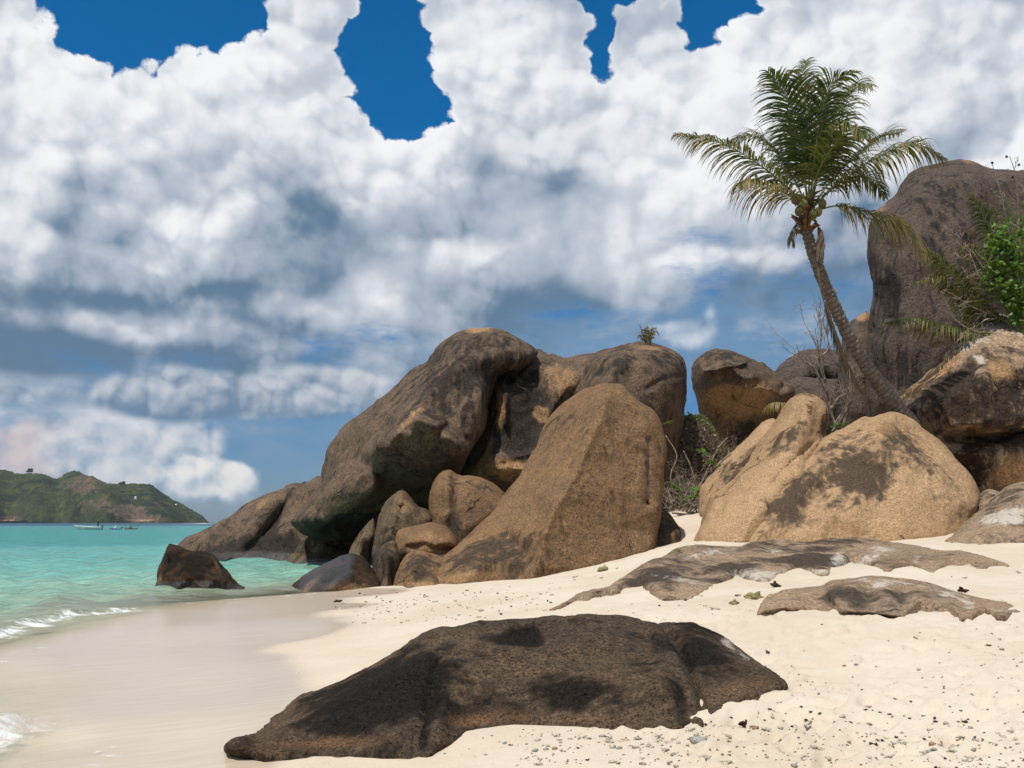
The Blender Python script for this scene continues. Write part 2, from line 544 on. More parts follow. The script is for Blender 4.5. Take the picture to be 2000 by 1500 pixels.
def boulder(name, label, mat, outline, y0, pts=(), R=40.0, T=None, thick=3.0, blur=10.0, step=4.0, noise=(0.10, 0.5), stains=(), ridges=(), cat='rock', group=None, smooth=1, seed=1, base=None):
    """a closed boulder: traced skyline, its own distance, a surface through given depths, a rounded shoulder and a full back.
    outline: (px, py[, distance]); pts: (px, py, distance) on the near surface; R shoulder width in px, T shoulder depth in m
    stains: (attribute, px, py, rx, ry, angle, amount), weathering and painted light; ridges: ([(px,py)...], width px, height m towards the eye)"""
    ol = np.array([(p[0], p[1], p[2] if len(p) > 2 else y0) for p in outline], float)
    poly = resample(chaikin(ol, smooth), step)
    P2 = poly[:, :2]
    n = len(poly)
    T = T if T is not None else R / F * y0 * 0.9
    # inner points: rings near the edge, then a jittered grid
    tang = np.roll(P2, -1, axis=0) - np.roll(P2, 1, axis=0)
    nrm = np.stack([-tang[:, 1], tang[:, 0]], 1)
    nrm /= np.maximum(np.linalg.norm(nrm, axis=1), 1e-9)[:, None]
    if inside(P2, P2 + nrm * 1.5).mean() < 0.5:
        nrm = -nrm
    cand = []
    for d in (0.35, 1.2, 2.8):
        c = P2 + nrm * d * max(1.0, step / 3.5)
        cand.append((c, d * max(1.0, step / 3.5) * 0.85))
    lo, hi = P2.min(0), P2.max(0)
    gx, gy = np.meshgrid(np.arange(lo[0], hi[0], step), np.arange(lo[1], hi[1], step))
    gp = np.stack([gx.ravel(), gy.ravel()], 1)
    r_ = np.random.default_rng(seed)
    gp = gp + r_.uniform(-0.25, 0.25, gp.shape) * step
    cand.append((gp, 2.8 * max(1.0, step / 3.5) + step * 0.55))
    inner = []
    for c, dm in cand:
        c = c[inside(P2, c)]
        c = c[edge_dist(P2, c) > dm]
        inner.append(c)
    inner = np.vstack(inner)
    allp = np.vstack([P2, inner])
    dist = np.r_[np.zeros(n), edge_dist(P2, inner)]
    # depth field: linear facets through the control points, blurred on a raster
    gs = 4.0
    nx, ny = int((hi[0] - lo[0]) / gs) + 12, int((hi[1] - lo[1]) / gs) + 12
    ox, oy = lo[0] - 5 * gs, lo[1] - 5 * gs
    cp = np.vstack([resample(chaikin(ol, smooth), 16.0), np.array(pts, float).reshape(-1, 3)])
    big = np.array([[lo[0] - 900, lo[1] - 900, y0], [hi[0] + 900, lo[1] - 900, y0], [hi[0] + 900, hi[1] + 900, y0], [lo[0] - 900, hi[1] + 900, y0]])
    cpa = np.vstack([cp, big])
    vv, ee, ff, *_ = delaunay_2d_cdt([Vector(p[:2]) for p in cpa], [], [], 0, 1e-4)
    vz = np.empty(len(vv))
    vxy = np.array([(v.x, v.y) for v in vv])
    for i, v in enumerate(vxy):
        vz[i] = cpa[np.argmin(((cpa[:, :2] - v) ** 2).sum(1)), 2]
    Z = np.full((ny, nx), float(y0))
    X_ = ox + np.arange(nx) * gs
    Y_ = oy + np.arange(ny) * gs
    for t in ff:
        a, b, c = vxy[t[0]], vxy[t[1]], vxy[t[2]]
        mn = np.minimum(np.minimum(a, b), c)
        mx = np.maximum(np.maximum(a, b), c)
        i0, i1 = np.searchsorted(X_, mn[0]), np.searchsorted(X_, mx[0], side='right')
        j0, j1 = np.searchsorted(Y_, mn[1]), np.searchsorted(Y_, mx[1], side='right')
        if i0 >= i1 or j0 >= j1:
            continue
        xx, yy = np.meshgrid(X_[i0:i1], Y_[j0:j1])
        den = (b[1] - c[1]) * (a[0] - c[0]) + (c[0] - b[0]) * (a[1] - c[1])
        if abs(den) < 1e-9:
            continue
        w0 = ((b[1] - c[1]) * (xx - c[0]) + (c[0] - b[0]) * (yy - c[1])) / den
        w1 = ((c[1] - a[1]) * (xx - c[0]) + (a[0] - c[0]) * (yy - c[1])) / den
        w2 = 1 - w0 - w1
        ok = (w0 >= -1e-6) & (w1 >= -1e-6) & (w2 >= -1e-6)
        Z[j0:j1, i0:i1][ok] = (w0 * vz[t[0]] + w1 * vz[t[1]] + w2 * vz[t[2]])[ok]
    # extend the field outwards before blurring
    yy, xx = np.mgrid[0:ny, 0:nx]
    Z = gauss_blur(Z, 0.52 * blur / gs)
    fx = (allp[:, 0] - ox) / gs
    fy = (allp[:, 1] - oy) / gs
    ix, iy = np.floor(fx).astype(int), np.floor(fy).astype(int)
    tx, ty = fx - ix, fy - iy
    dep = Z[iy, ix] * (1 - tx) * (1 - ty) + Z[iy, ix + 1] * tx * (1 - ty) + Z[iy + 1, ix] * (1 - tx) * ty + Z[iy + 1, ix + 1] * tx * ty
    for line, wid, amp in ridges:
        ln = np.array(line, float)
        dm = np.full(len(allp), 1e9)
        for i in range(len(ln) - 1):
            ab = ln[i + 1] - ln[i]
            t = np.clip(((allp - ln[i]) @ ab) / max(ab @ ab, 1e-9), 0, 1)
            q = allp - (ln[i] + t[:, None] * ab)
            dm = np.minimum(dm, np.hypot(q[:, 0], q[:, 1]))
        w3 = np.stack([allp[:, 0] / 38.0, allp[:, 1] / 38.0, np.full(len(allp), seed * 3.1)], 1)
        wob = 1.0 + 0.55 * vnoise(w3, 77)
        dep = dep - amp * 0.8 * wob * np.exp(-(dm / (wid * 1.25 * (1 + 0.3 * vnoise(w3 * 1.7, 78)))) ** 2)
    k = np.clip(1 - dist / R, 0, 1)
    front = dep + T * (1 - np.sqrt(np.clip(1 - k * k, 0, 1)))
    rb = max(R, dist.max() * 0.75)
    kb = np.clip(1 - dist / rb, 0, 1)
    back = dep + T + thick * np.sqrt(np.clip(1 - kb * kb, 0, 1))
    tri_v, _, tri_f, orig, *_ = delaunay_2d_cdt([Vector(p) for p in allp], [], [], 0, 1e-5)
    if len(tri_v) == len(allp):
        faces = [tuple(f) for f in tri_f]
    else:
        rem = [o[0] for o in orig]
        faces = [tuple(rem[i] for i in f) for f in tri_f]
    fc = np.array(faces)
    cen = allp[fc].mean(1)
    fc = fc[inside(P2, cen)]
    a, b, c = allp[fc[:, 0]], allp[fc[:, 1]], allp[fc[:, 2]]
    ar = (b[:, 0] - a[:, 0]) * (c[:, 1] - a[:, 1]) - (b[:, 1] - a[:, 1]) * (c[:, 0] - a[:, 0])
    fc[ar > 0] = fc[ar > 0][:, ::-1]          # face the eye

    def world_of(p, d):
        return np.stack([(p[:, 0] - 1000) / F * d, d, HC + (HOR - p[:, 1]) / F * d], 1)
    vf = world_of(allp, front)
    vb = world_of(allp[n:], back[n:])
    bidx = np.r_[np.arange(n), np.arange(len(allp) - n) + len(allp)]
    fb = bidx[fc][:, ::-1]
    V = np.vstack([vf, vb])
    FC = np.vstack([fc, fb])
    # weathering relief along the normals
    nv = np.zeros_like(V)
    e1 = V[FC[:, 1]] - V[FC[:, 0]]
    e2 = V[FC[:, 2]] - V[FC[:, 0]]
    fn = np.cross(e1, e2)
    for j in range(3):
        np.add.at(nv, FC[:, j], fn)
    nv /= np.maximum(np.linalg.norm(nv, axis=1), 1e-12)[:, None]
    amp, sc = noise
    rdg = (0.30 - np.abs(vnoise(V * sc * 2.3 + 3.7, seed + 40))) + 0.5 * (0.30 - np.abs(vnoise(V * sc * 5.1 + 9.1, seed + 41)))
    shell = np.tanh((vnoise(V * sc * 1.1 + 5.3, seed + 60) + 0.30 * vnoise(V * sc * 4.3, seed + 61) + 0.14 * vnoise(V * sc * 11.0, seed + 62) - 0.12) * 16.0)
    V = V + nv * (amp * (0.70 * fbm(V, sc, 6, 0.5, seed) + 0.38 * rdg + 0.24 * shell))[:, None]
    at_ = {x: np.zeros(len(V)) for x in ('stain_shade', 'fresh_lit', 'pale', 'wet')}
    pp = np.vstack([allp, allp[n:]])
    for kind_, cx, cy, rx, ry, ang, amt in stains:
        ca, sa = math.cos(math.radians(ang)), math.sin(math.radians(ang))
        ux = ((pp[:, 0] - cx) * ca + (pp[:, 1] - cy) * sa) / rx
        uy = (-(pp[:, 0] - cx) * sa + (pp[:, 1] - cy) * ca) / ry
        r2 = ux * ux + uy * uy
        at_[kind_] += 1.15 * amt * np.exp(-0.8 * r2)
    if base is None:
        base = (float(V[:, 0].mean()), float(V[:, 1].mean()), float(V[:, 2].min()))
    me = mesh_np(name, recentre(V, base), FC.tolist(), mat, True, at_)
    o = put(name, me, None, base, label, cat, group)
    ROCKS[label] = o
    return o


# ------------------------------------------------------------------ beach and sea bed: one sheet through measured heights
def pz(px, py, z):
    y = (HC - z) * F / (py - HOR)
    return ((px - 1000) / F * y, y, z)


def py_(px, py, y):
    p = at(px, py, y)
    return tuple(p)


ANCH = [
    # water's edge and the flat swash zone
    pz(0, 1475, -0.09), pz(0, 1400, -0.07), pz(110, 1430, -0.015), pz(0, 1285, 0.0), pz(180, 1236, 0.0), pz(370, 1192, 0.0), pz(560, 1166, 0.0), pz(660, 1160, 0.02),
    pz(150, 1380, -0.008), pz(280, 1350, 0.000), pz(360, 1360, 0.02), pz(250, 1270, 0.004), pz(430, 1250, 0.035), pz(560, 1290, 0.10), pz(480, 1200, 0.05), pz(640, 1200, 0.13),
    pz(150, 1500, -0.01), pz(330, 1470, 0.012), pz(449, 1457, 0.05), pz(514, 1481, 0.07), pz(650, 1495, 0.11), pz(560, 1340, 0.10),
    # foot of the foreground rock
    pz(610, 1468, 0.12), pz(760, 1471, 0.16), pz(835, 1466, 0.185), pz(880, 1447, 0.22), pz(910, 1423, 0.24), pz(1000, 1412, 0.26), pz(1210, 1416, 0.31),
    pz(1375, 1414, 0.36), pz(1390, 1390, 0.40), pz(1432, 1366, 0.43), pz(1468, 1357, 0.45), pz(1537, 1330, 0.48),
    pz(1000, 1500, 0.21), pz(1300, 1500, 0.30), pz(2000, 1500, 0.46), pz(1700, 1400, 0.47), pz(2000, 1330, 0.62),
    pz(820, 1230, 0.24), pz(1000, 1190, 0.38), pz(760, 1180, 0.14), pz(700, 1280, 0.17),
    # low outcrops
    py_(1477, 1200, 10.4), py_(1580, 1188, 10.6), py_(1640, 1194, 10.3), py_(1760, 1202, 10.0), py_(1880, 1209, 9.8), py_(1955, 1205, 9.9), py_(2080, 1200, 10.0),
    py_(1076, 1191, 13.7), py_(1150, 1181, 13.9), py_(1210, 1166, 14.5), py_(1255, 1146, 15.8), py_(1345, 1170, 13.2), py_(1384, 1149, 14.6),
    py_(1490, 1137, 15.2), py_(1610, 1123, 16.0), py_(1730, 1117, 16.3), py_(1820, 1117, 16.0), py_(1910, 1110, 16.5), py_(1970, 1107, 16.8),
    py_(1400, 1066, 21.5), py_(1900, 1072, 20.5), py_(1150, 1120, 21.0),
    # foot of the slab and of the tan boulders
    py_(735, 1147, 24.4), py_(790, 1150, 24.0), py_(900, 1140, 24.0), py_(1050, 1127, 24.2), py_(1130, 1110, 24.5), py_(1210, 1092, 25.0), py_(1265, 1077, 25.5),
    py_(1330, 1060, 27.0), py_(1340, 1012, 32.0), py_(1375, 992, 35.0), py_(1310, 1000, 35.0), py_(1365, 1058, 25.5), py_(1450, 1060, 25.0), py_(1750, 1056, 25.0),
    py_(1850, 1047, 25.0), py_(1845, 1064, 22.0), py_(2000, 1060, 21.5), py_(1900, 1063, 22.0),
    # behind the rocks and off to the sides
    (14, 32, 2.6), (20, 24, 1.9), (24, 34, 3.5), (30, 50, 4.5), (10, 45, 3.5), (5, 45, 2.4), (0, 50, 1.0), (16, 12, 1.3), (12, 6, 1.0), (20, 4, 1.3), (6, 1, 0.7), (3.4, 3, 0.5),
    (0, 33, 0.2), (-2, 29, 0.0), (-4, 28, -0.25), (0, 40, 0.1), (-4, 38, -0.5), (-8, 30, -0.55), (-12, 25, -0.6), (-8, 42, -0.8), (-14, 18, -0.7), (-9, 15, -0.3), (-7, 9, -0.25),
    (-5, 5, -0.12), (-12, 8, -0.7), (-20, 15, -1.2), (-20, 40, -1.4), (-12, 55, -1.4), (-30, 60, -2.0), (-40, 30, -2.2), (-2.5, 2, 0.0), (0, 1, 0.25), (20, 80, 5.0), (-10, 90, -1.0),
]
ANCH = np.array(ANCH)
S_ = 4.0


def tps_k(r2):
    return 0.5 * r2 * np.log(r2 + 1e-9)


_n = len(ANCH)
_d2 = ((ANCH[:, None, :2] - ANCH[None, :, :2]) ** 2).sum(2)
_A = np.zeros((_n + 3, _n + 3))
_A[:_n, :_n] = tps_k(_d2) + np.eye(_n) * 0.02
_A[:_n, _n:] = np.c_[np.ones(_n), ANCH[:, :2]]
_A[_n:, :_n] = _A[:_n, _n:].T
_W = np.linalg.solve(_A, np.r_[ANCH[:, 2], 0, 0, 0])


def ground_z(x, y):
    x = np.asarray(x, float)
    y = np.asarray(y, float)
    o = np.empty(x.shape)
    fx, fy = np.clip(x.ravel(), -45, 35), np.clip(y.ravel(), 0, 90)
    res = np.empty(len(fx))
    for i in range(0, len(fx), 40000):
        a, b = fx[i:i + 40000], fy[i:i + 40000]
        r2 = (a[:, None] - ANCH[None, :, 0]) ** 2 + (b[:, None] - ANCH[None, :, 1]) ** 2
        res[i:i + 40000] = tps_k(r2) @ _W[:_n] + _W[_n] + _W[_n + 1] * a + _W[_n + 2] * b
    return res.reshape(x.shape)


# sand: footprints and wind ripples on the dry part
NR, NC = 430, 470
ys = np.r_[np.geomspace(1.6, 45.0, NR - 24), np.geomspace(46.5, 160.0, 24)]
tu = np.linspace(-1, 1, NC)
tu = np.sign(tu) * (0.62 * np.abs(tu) + 0.98 * np.abs(tu) ** 5)
GX = ys[:, None] * tu[None, :] * 1.0
GY = np.repeat(ys[:, None], NC, 1)
GZ = ground_z(GX, GY)
p3 = np.stack([GX.ravel(), GY.ravel(), np.zeros(GX.size)], 1)
dry = np.clip((GZ.ravel() - 0.16) / 0.22, 0, 1)
und = fbm(p3, 0.9, 3, 0.5, 3) * 0.020 + fbm(p3, 4.2, 3, 0.55, 9) * 0.010
dz_ = und * dry
# trodden patches: shallow dimples with a pushed-up rim
FOOT = []
rf = np.random.default_rng(21)
while len(FOOT) < 1500:
    yy = rf.uniform(4.0, 24.0) if rf.random() < 0.5 else rf.uniform(4.5, 12.0)
    xx = rf.uniform(-0.05, 0.62) * yy
    z = float(ground_z(np.array([xx]), np.array([yy]))[0])
    if z > 0.30:
        FOOT.append((xx, yy, rf.uniform(0, math.pi), rf.uniform(0.045, 0.12), rf.uniform(0.008, 0.030)))
for (xx, yy, an, rad, dp) in FOOT:
    sel = np.where((np.abs(p3[:, 0] - xx) < 0.6) & (np.abs(p3[:, 1] - yy) < 0.6))[0]
    if not len(sel):
        continue
    ux = (p3[sel, 0] - xx) * math.cos(an) + (p3[sel, 1] - yy) * math.sin(an)
    uy = -(p3[sel, 0] - xx) * math.sin(an) + (p3[sel, 1] - yy) * math.cos(an)
    r2 = (ux / (rad * 1.5)) ** 2 + (uy / (rad * 0.75)) ** 2
    dz_[sel] += dp * (-1.25 * np.exp(-r2 * 1.3) + 0.62 * np.exp(-((np.sqrt(r2) - 1.45) / 0.42) ** 2)) * dry[sel]
GZf = GZ.ravel() + dz_
# swash lobes: how far the last waves wetted the sand
lob = fbm(p3, 0.33, 3, 0.5, 41)
wetness = np.clip(1.0 - (GZ.ravel() - 0.085 - 0.055 * lob) / 0.055, 0, 1)
quad = np.arange(NR * NC).reshape(NR, NC)
qf = np.stack([quad[:-1, :-1], quad[:-1, 1:], quad[1:, 1:], quad[1:, :-1]], -1).reshape(-1, 4)

m_sand, q, pos, nor, bs, out = material('coral_sand')
wt_a = q.attr('wet')
big_n = q.noise(pos, 0.5, 4.0, 0.55)
med = q.noise(pos, 6.0, 6.0, 0.65)
fin = q.noise(pos, 90.0, 3.0, 0.7)
c = q.mix(q.ss(big_n, 0.35, 0.65), (0.535, 0.448, 0.338), (0.590, 0.508, 0.402))
c = q.mix(q.ss(med, 0.52, 0.74) * 0.40, c, (0.50, 0.395, 0.275))
c = q.mix(q.ss(fin, 0.52, 0.70) * 0.30, c, (0.42, 0.33, 0.235))
c = q.mix(q.ss(fin, 0.42, 0.30) * 0.25, c, (0.70, 0.62, 0.52))
sx, sy, sz = q.sep(pos)
strk = q.noise(q.comb(sx * 0.7 + sy * 0.25, sy * 7.0 - sx * 2.0, 0.0), 1.6, 5.0, 0.6)
wetm = q.ss(wt_a + (strk - 0.5) * 0.25, 0.08, 0.85)
cw = q.mix(q.ss(strk, 0.38, 0.66), (0.525, 0.420, 0.310), (0.56, 0.455, 0.342))
c = q.mix(wetm, c, cw)
q.put(bs.inputs['Base Color'], c)
q.put(bs.inputs['Roughness'], q.lin(wetm, 0, 1, 0.92, 0.20))
q.put(bs.inputs['Specular IOR Level'], q.lin(wetm, 0, 1, 0.15, 0.5))
hb = (med * 0.9 + fin * 0.35) * (1.0 - wetm) + strk * wetm * 0.06
q.put(bs.inputs['Normal'], bump(q, hb, 0.75, 0.022))
me = mesh_np('beach', np.stack([GX.ravel(), GY.ravel(), GZf], 1), qf.tolist(), m_sand, True, {'wet': wetness})
put('beach', me, kind='structure', label='pale coral sand beach sloping down into the sea')

# ------------------------------------------------------------------ sea
NRs, NCs = 640, 440
ys = np.r_[np.geomspace(2.0, 70.0, 520), np.geomspace(70.6, 12000.0, 120)]
tu = np.linspace(-1, 1, NCs)
SX = ys[:, None] * (-0.28 + 0.78 * tu + 0.5 * tu ** 5)[None, :]
SY = np.repeat(ys[:, None], NCs, 1)
sxf, syf = SX.ravel(), SY.ravel()
bed = ground_z(sxf, syf)
off = np.clip(syf - 60, 0, None)
depth = np.clip(-bed, -0.3, 3.0) + off * 0.006
depth = np.where(syf > 420, depth + (syf - 420) * 0.03, depth)
depth = np.clip(depth, -0.3, 14.0)
h = np.zeros(len(sxf))
rw = np.random.default_rng(5)
for k in range(26):
    lam = 0.42 * 1.088 ** k
    th = rw.normal(-0.55, 0.55) + math.pi / 2
    amp = 0.0120 * lam ** 0.45
    kx, ky = math.cos(th) * 2 * math.pi / lam, math.sin(th) * 2 * math.pi / lam
    fade = np.clip(1.5 - (syf / 45.0) / lam, 0, 1)
    ph = kx * sxf + ky * syf + rw.uniform(0, 6.28) + 0.8 * np.sin(0.35 * sxf + 0.21 * syf + k)
    s = np.sin(ph)
    h += amp * fade * (s + 0.35 * (s * s - 0.5))
shal = np.clip(depth / 0.35, 0.04, 1.0)
h *= shal
foam = np.zeros(len(sxf))


def breaker(line, width, height, fo, seed):
    """a small wave running ashore: line of world points, height of the crest; foam tumbles on the shore side"""
    global h, foam
    ln = np.array(line, float)
    best = np.full(len(sxf), 1e9)
    sgn = np.zeros(len(sxf))
    tt = np.zeros(len(sxf))
    P = np.stack([sxf, syf], 1)
    for i in range(len(ln) - 1):
        ab = ln[i + 1] - ln[i]
        t = np.clip(((P - ln[i]) @ ab) / (ab @ ab), 0, 1)
        q_ = P - (ln[i] + t[:, None] * ab)
        d = np.hypot(q_[:, 0], q_[:, 1])
        side = ab[0] * q_[:, 1] - ab[1] * q_[:, 0]
        u = d < best
        best[u] = d[u]
        sgn[u] = np.sign(side[u])
        tt[u] = (i + t[u]) / (len(ln) - 1)
    sd = best * sgn                      # positive on the sea side
    env = np.clip(np.minimum(tt, 1 - tt) * 6, 0, 1)
    n = fbm(np.stack([sxf, syf, np.zeros(len(sxf))], 1), 1.6, 3, 0.5, seed)
    prof = np.where(sd > 0, np.exp(-(sd / width) ** 2), np.exp(-(sd / (width * 0.35)) ** 2))
    h = h + height * prof * env * (1 + 0.35 * n)
    fz = np.exp(-((sd + width * 0.55) / (width * 0.75)) ** 2) * env
    foam = np.maximum(foam, fo * fz * (1 + 0.5 * n))


def w2(px, py):
    p = pz(px, py, 0.03)
    return (p[0], p[1])


breaker([w2(-160, 1270), w2(-40, 1240), w2(60, 1212), w2(110, 1200), w2(200, 1192), w2(330, 1180)], 0.50, 0.075, 0.85, 3)
breaker([w2(-120, 1470), w2(-40, 1440), w2(60, 1408), w2(130, 1398)], 0.32, 0.11, 0.90, 8)
breaker([w2(300, 1178), w2(400, 1172), w2(500, 1163), w2(620, 1158)], 0.35, 0.03, 0.50, 11)
edge = np.exp(-((depth - 0.006) / 0.010) ** 2) * (syf < 26) * np.clip(0.55 + 0.9 * fbm(np.stack([sxf, syf, 0 * sxf], 1), 0.7, 3, 0.5, 19), 0, 1)
foam = np.maximum(foam, 0.55 * edge)
reef = np.exp(-((syf - 860) / 60) ** 2) * np.clip(1 - np.abs(sxf + 268) / 26, 0, 1)
foam = np.maximum(foam, reef * 1.2)
h += reef * 0.9
SZ = h
m_sea, q, pos, nor, bs, out = material('shallow_sea')
dep = q.attr('depth')
patch = q.noise(q.vm('MULTIPLY', pos, (0.06, 0.018, 0.0)), 1.0, 4.0, 0.6)
fine = q.noise(q.vm('MULTIPLY', pos, (0.30, 0.9, 0.0)), 1.0, 5.0, 0.68)
fine2 = q.noise(q.vm('MULTIPLY', pos, (1.1, 3.2, 0.0)), 1.0, 4.0, 0.7)
dd = dep + (patch - 0.5) * q.ss(dep, 0.8, 3.0) * 3.0 + (fine - 0.5) * q.ss(dep, 0.1, 1.0) * 2.4
c = q.mix(q.ss(dd, 0.0, 0.5), (0.52, 0.50, 0.34), (0.25, 0.42, 0.31))
c = q.mix(q.ss(dd, 0.4, 1.3), c, (0.115, 0.325, 0.280))
c = q.mix(q.ss(dd, 1.3, 3.0), c, (0.045, 0.235, 0.235))
c = q.mix(q.ss(dd, 4.0, 11.0), c, (0.015, 0.085, 0.15))
c = q.vm('SCALE', c, q.lin(fine * 0.5 + fine2 * 0.5, 0.36, 0.64, 0.66, 1.40))
dif = q.n.new('ShaderNodeBsdfDiffuse')
q.put(dif.inputs['Color'], c)
tr = q.n.new('ShaderNodeBsdfTransparent')
q.put(tr.inputs['Color'], q.mix(q.ss(dep, 0.01, 0.45), (1.0, 1.0, 1.0), (0.74, 0.95, 0.86)))
body = q.n.new('ShaderNodeMixShader')
q.put(body.inputs[0], q.m('SUBTRACT', 1.0, q.m('EXPONENT', (dep - 0.006).mx(0.0) * -2.8)))
q.l.new(tr.outputs[0], body.inputs[1])
q.l.new(dif.outputs[0], body.inputs[2])
gl = q.n.new('ShaderNodeBsdfGlossy')
gl.inputs['Roughness'].default_value = 0.10
wv1 = q.noise(q.vm('MULTIPLY', pos, (1.3, 2.3, 0.0)), 1.0, 4.0, 0.6)
wv2 = q.noise(q.vm('MULTIPLY', pos, (0.16, 0.42, 0.0)), 1.0, 5.0, 0.6)
nb = bump(q, (wv1 * 0.6 + wv2 * 2.2) * q.ss(dep, 0.0, 0.5, 0.03, 1.0), 1.0, 0.22)
q.put(gl.inputs['Normal'], nb)
q.put(dif.inputs['Normal'], nb)
fr = q.n.new('ShaderNodeFresnel')
fr.inputs['IOR'].default_value = 1.25
q.put(fr.inputs['Normal'], nb)
srf = q.n.new('ShaderNodeMixShader')
q.put(srf.inputs[0], (E(q, fr.outputs[0]) * q.ss(dep, 0.0, 0.20, 0.05, 0.70)).mn(0.50))
q.l.new(body.outputs[0], srf.inputs[1])
q.l.new(gl.outputs[0], srf.inputs[2])
fo = q.attr('foam')
fn_ = q.noise(pos, 5.0, 7.0, 0.72, 0.6)
fm = q.ss(fo * 0.75 + (fn_ - 0.5) * 2.0, 0.38, 0.95) * q.ss(fo, 0.05, 0.25)
wd = q.n.new('ShaderNodeBsdfDiffuse')
wd.inputs['Color'].default_value = (0.86, 0.88, 0.88, 1)
q.put(wd.inputs['Normal'], bump(q, fn_, 1.0, 0.05))
fin_s = q.n.new('ShaderNodeMixShader')
q.put(fin_s.inputs[0], fm * 0.9)
q.l.new(srf.outputs[0], fin_s.inputs[1])
q.l.new(wd.outputs[0], fin_s.inputs[2])
q.l.new(fin_s.outputs[0], out.inputs['Surface'])
quad = np.arange(NRs * NCs).reshape(NRs, NCs)
qf = np.stack([quad[:-1, :-1], quad[:-1, 1:], quad[1:, 1:], quad[1:, :-1]], -1).reshape(-1, 4)
hidden = (bed[qf].min(1) > 0.25) & (syf[qf].max(1) < 85)      # no sheet under the dry land
qf = qf[~hidden]
me = mesh_np('sea', np.stack([sxf, syf, SZ], 1), qf.tolist(), m_sea, True, {'depth': depth, 'foam': foam})
put('sea', me, kind='structure', label='turquoise shallow sea darkening to blue at the horizon')


# ------------------------------------------------------------------ boulders
g_dome = granite('granite_grey_brown', (0.150, 0.101, 0.067), (0.096, 0.068, 0.049), (0.032, 0.026, 0.022), 14.0, 0.40, 0.6)
g_slab = granite('granite_brown', (0.222, 0.130, 0.066), (0.160, 0.098, 0.055), (0.052, 0.039, 0.029), 18.0, 0.28, 0.5)
g_tan = granite('granite_tan', (0.440, 0.288, 0.162), (0.345, 0.220, 0.122), (0.060, 0.045, 0.033), 22.0, 0.10, 0.35, contrast=0.75)
g_black = granite('granite_dark_crust', (0.37, 0.255, 0.165), (0.25, 0.170, 0.112), (0.024, 0.018, 0.015), 11.0, 0.52, 0.35, relief=0.06)
g_tall = granite('granite_grey', (0.106, 0.078, 0.061), (0.076, 0.058, 0.047), (0.029, 0.024, 0.022), 13.0, 0.38, 0.7)
g_low = granite('granite_low', (0.320, 0.225, 0.145), (0.235, 0.167, 0.112), (0.046, 0.036, 0.029), 26.0, 0.32, 0.1, relief=0.022)
g_near = granite('granite_near', (0.120, 0.080, 0.050), (0.062, 0.045, 0.031), (0.0095, 0.008, 0.007), 40.0, 0.50, 0.3, relief=0.026, contrast=1.5, orange=(0.19, 0.105, 0.055))
g_wet = granite('granite_wet', (0.058, 0.031, 0.015), (0.028, 0.019, 0.012), (0.009, 0.007, 0.005), 16.0, 0.55, 0.4, wet=0.0, wetrough=0.42)
g_shade = granite('granite_green_grey', (0.150, 0.104, 0.060), (0.095, 0.068, 0.043), (0.032, 0.026, 0.019), 14.0, 0.35, 0.6)

# far left: long rock running down into the water
boulder('rock', 'long low brown rock sloping down into the sea behind the small sea rock', g_dome,
        [(345, 1066, 45.5), (367, 1050, 46), (402, 1036, 46), (441, 1018, 46.5), (469, 1001, 46.5), (490, 982, 47), (521, 964, 47), (546, 958, 47), (574, 943, 47), (595, 941, 47), (616, 933, 46.5),
         (640, 918, 46), (690, 950, 45), (715, 1020, 44), (700, 1120, 43), (560, 1135, 43), (430, 1130, 43.3), (350, 1105, 44.5)], 45.0,
        [(430, 1095, 43.7), (520, 1097, 43.6), (600, 1095, 43.4), (420, 1055, 44.6), (480, 1030, 45.0), (540, 985, 45.9), (590, 960, 45.8), (600, 1010, 44.7), (520, 1060, 44.3), (640, 980, 45.0)],
        R=22, T=1.2, thick=4, blur=8, step=4, noise=(0.20, 0.35), seed=11,
        ridges=[([(570, 975), (545, 1010), (515, 1045)], 8, -0.75), ([(548, 962), (520, 1000), (490, 1045), (440, 1090)], 9, 0.35), ([(600, 950), (575, 1000), (560, 1050)], 12, 0.25)],
        stains=[('stain_shade', 560, 1070, 90, 26, 0, 0.8), ('stain_shade', 430, 1085, 70, 18, -10, 0.9), ('wet', 520, 1090, 150, 14, 0, 0.9), ('stain_shade', 545, 1010, 8, 50, 30, 0.6), ('fresh_lit', 520, 990, 12, 40, 40, 0.25)])  # includes a darker strip along the groove

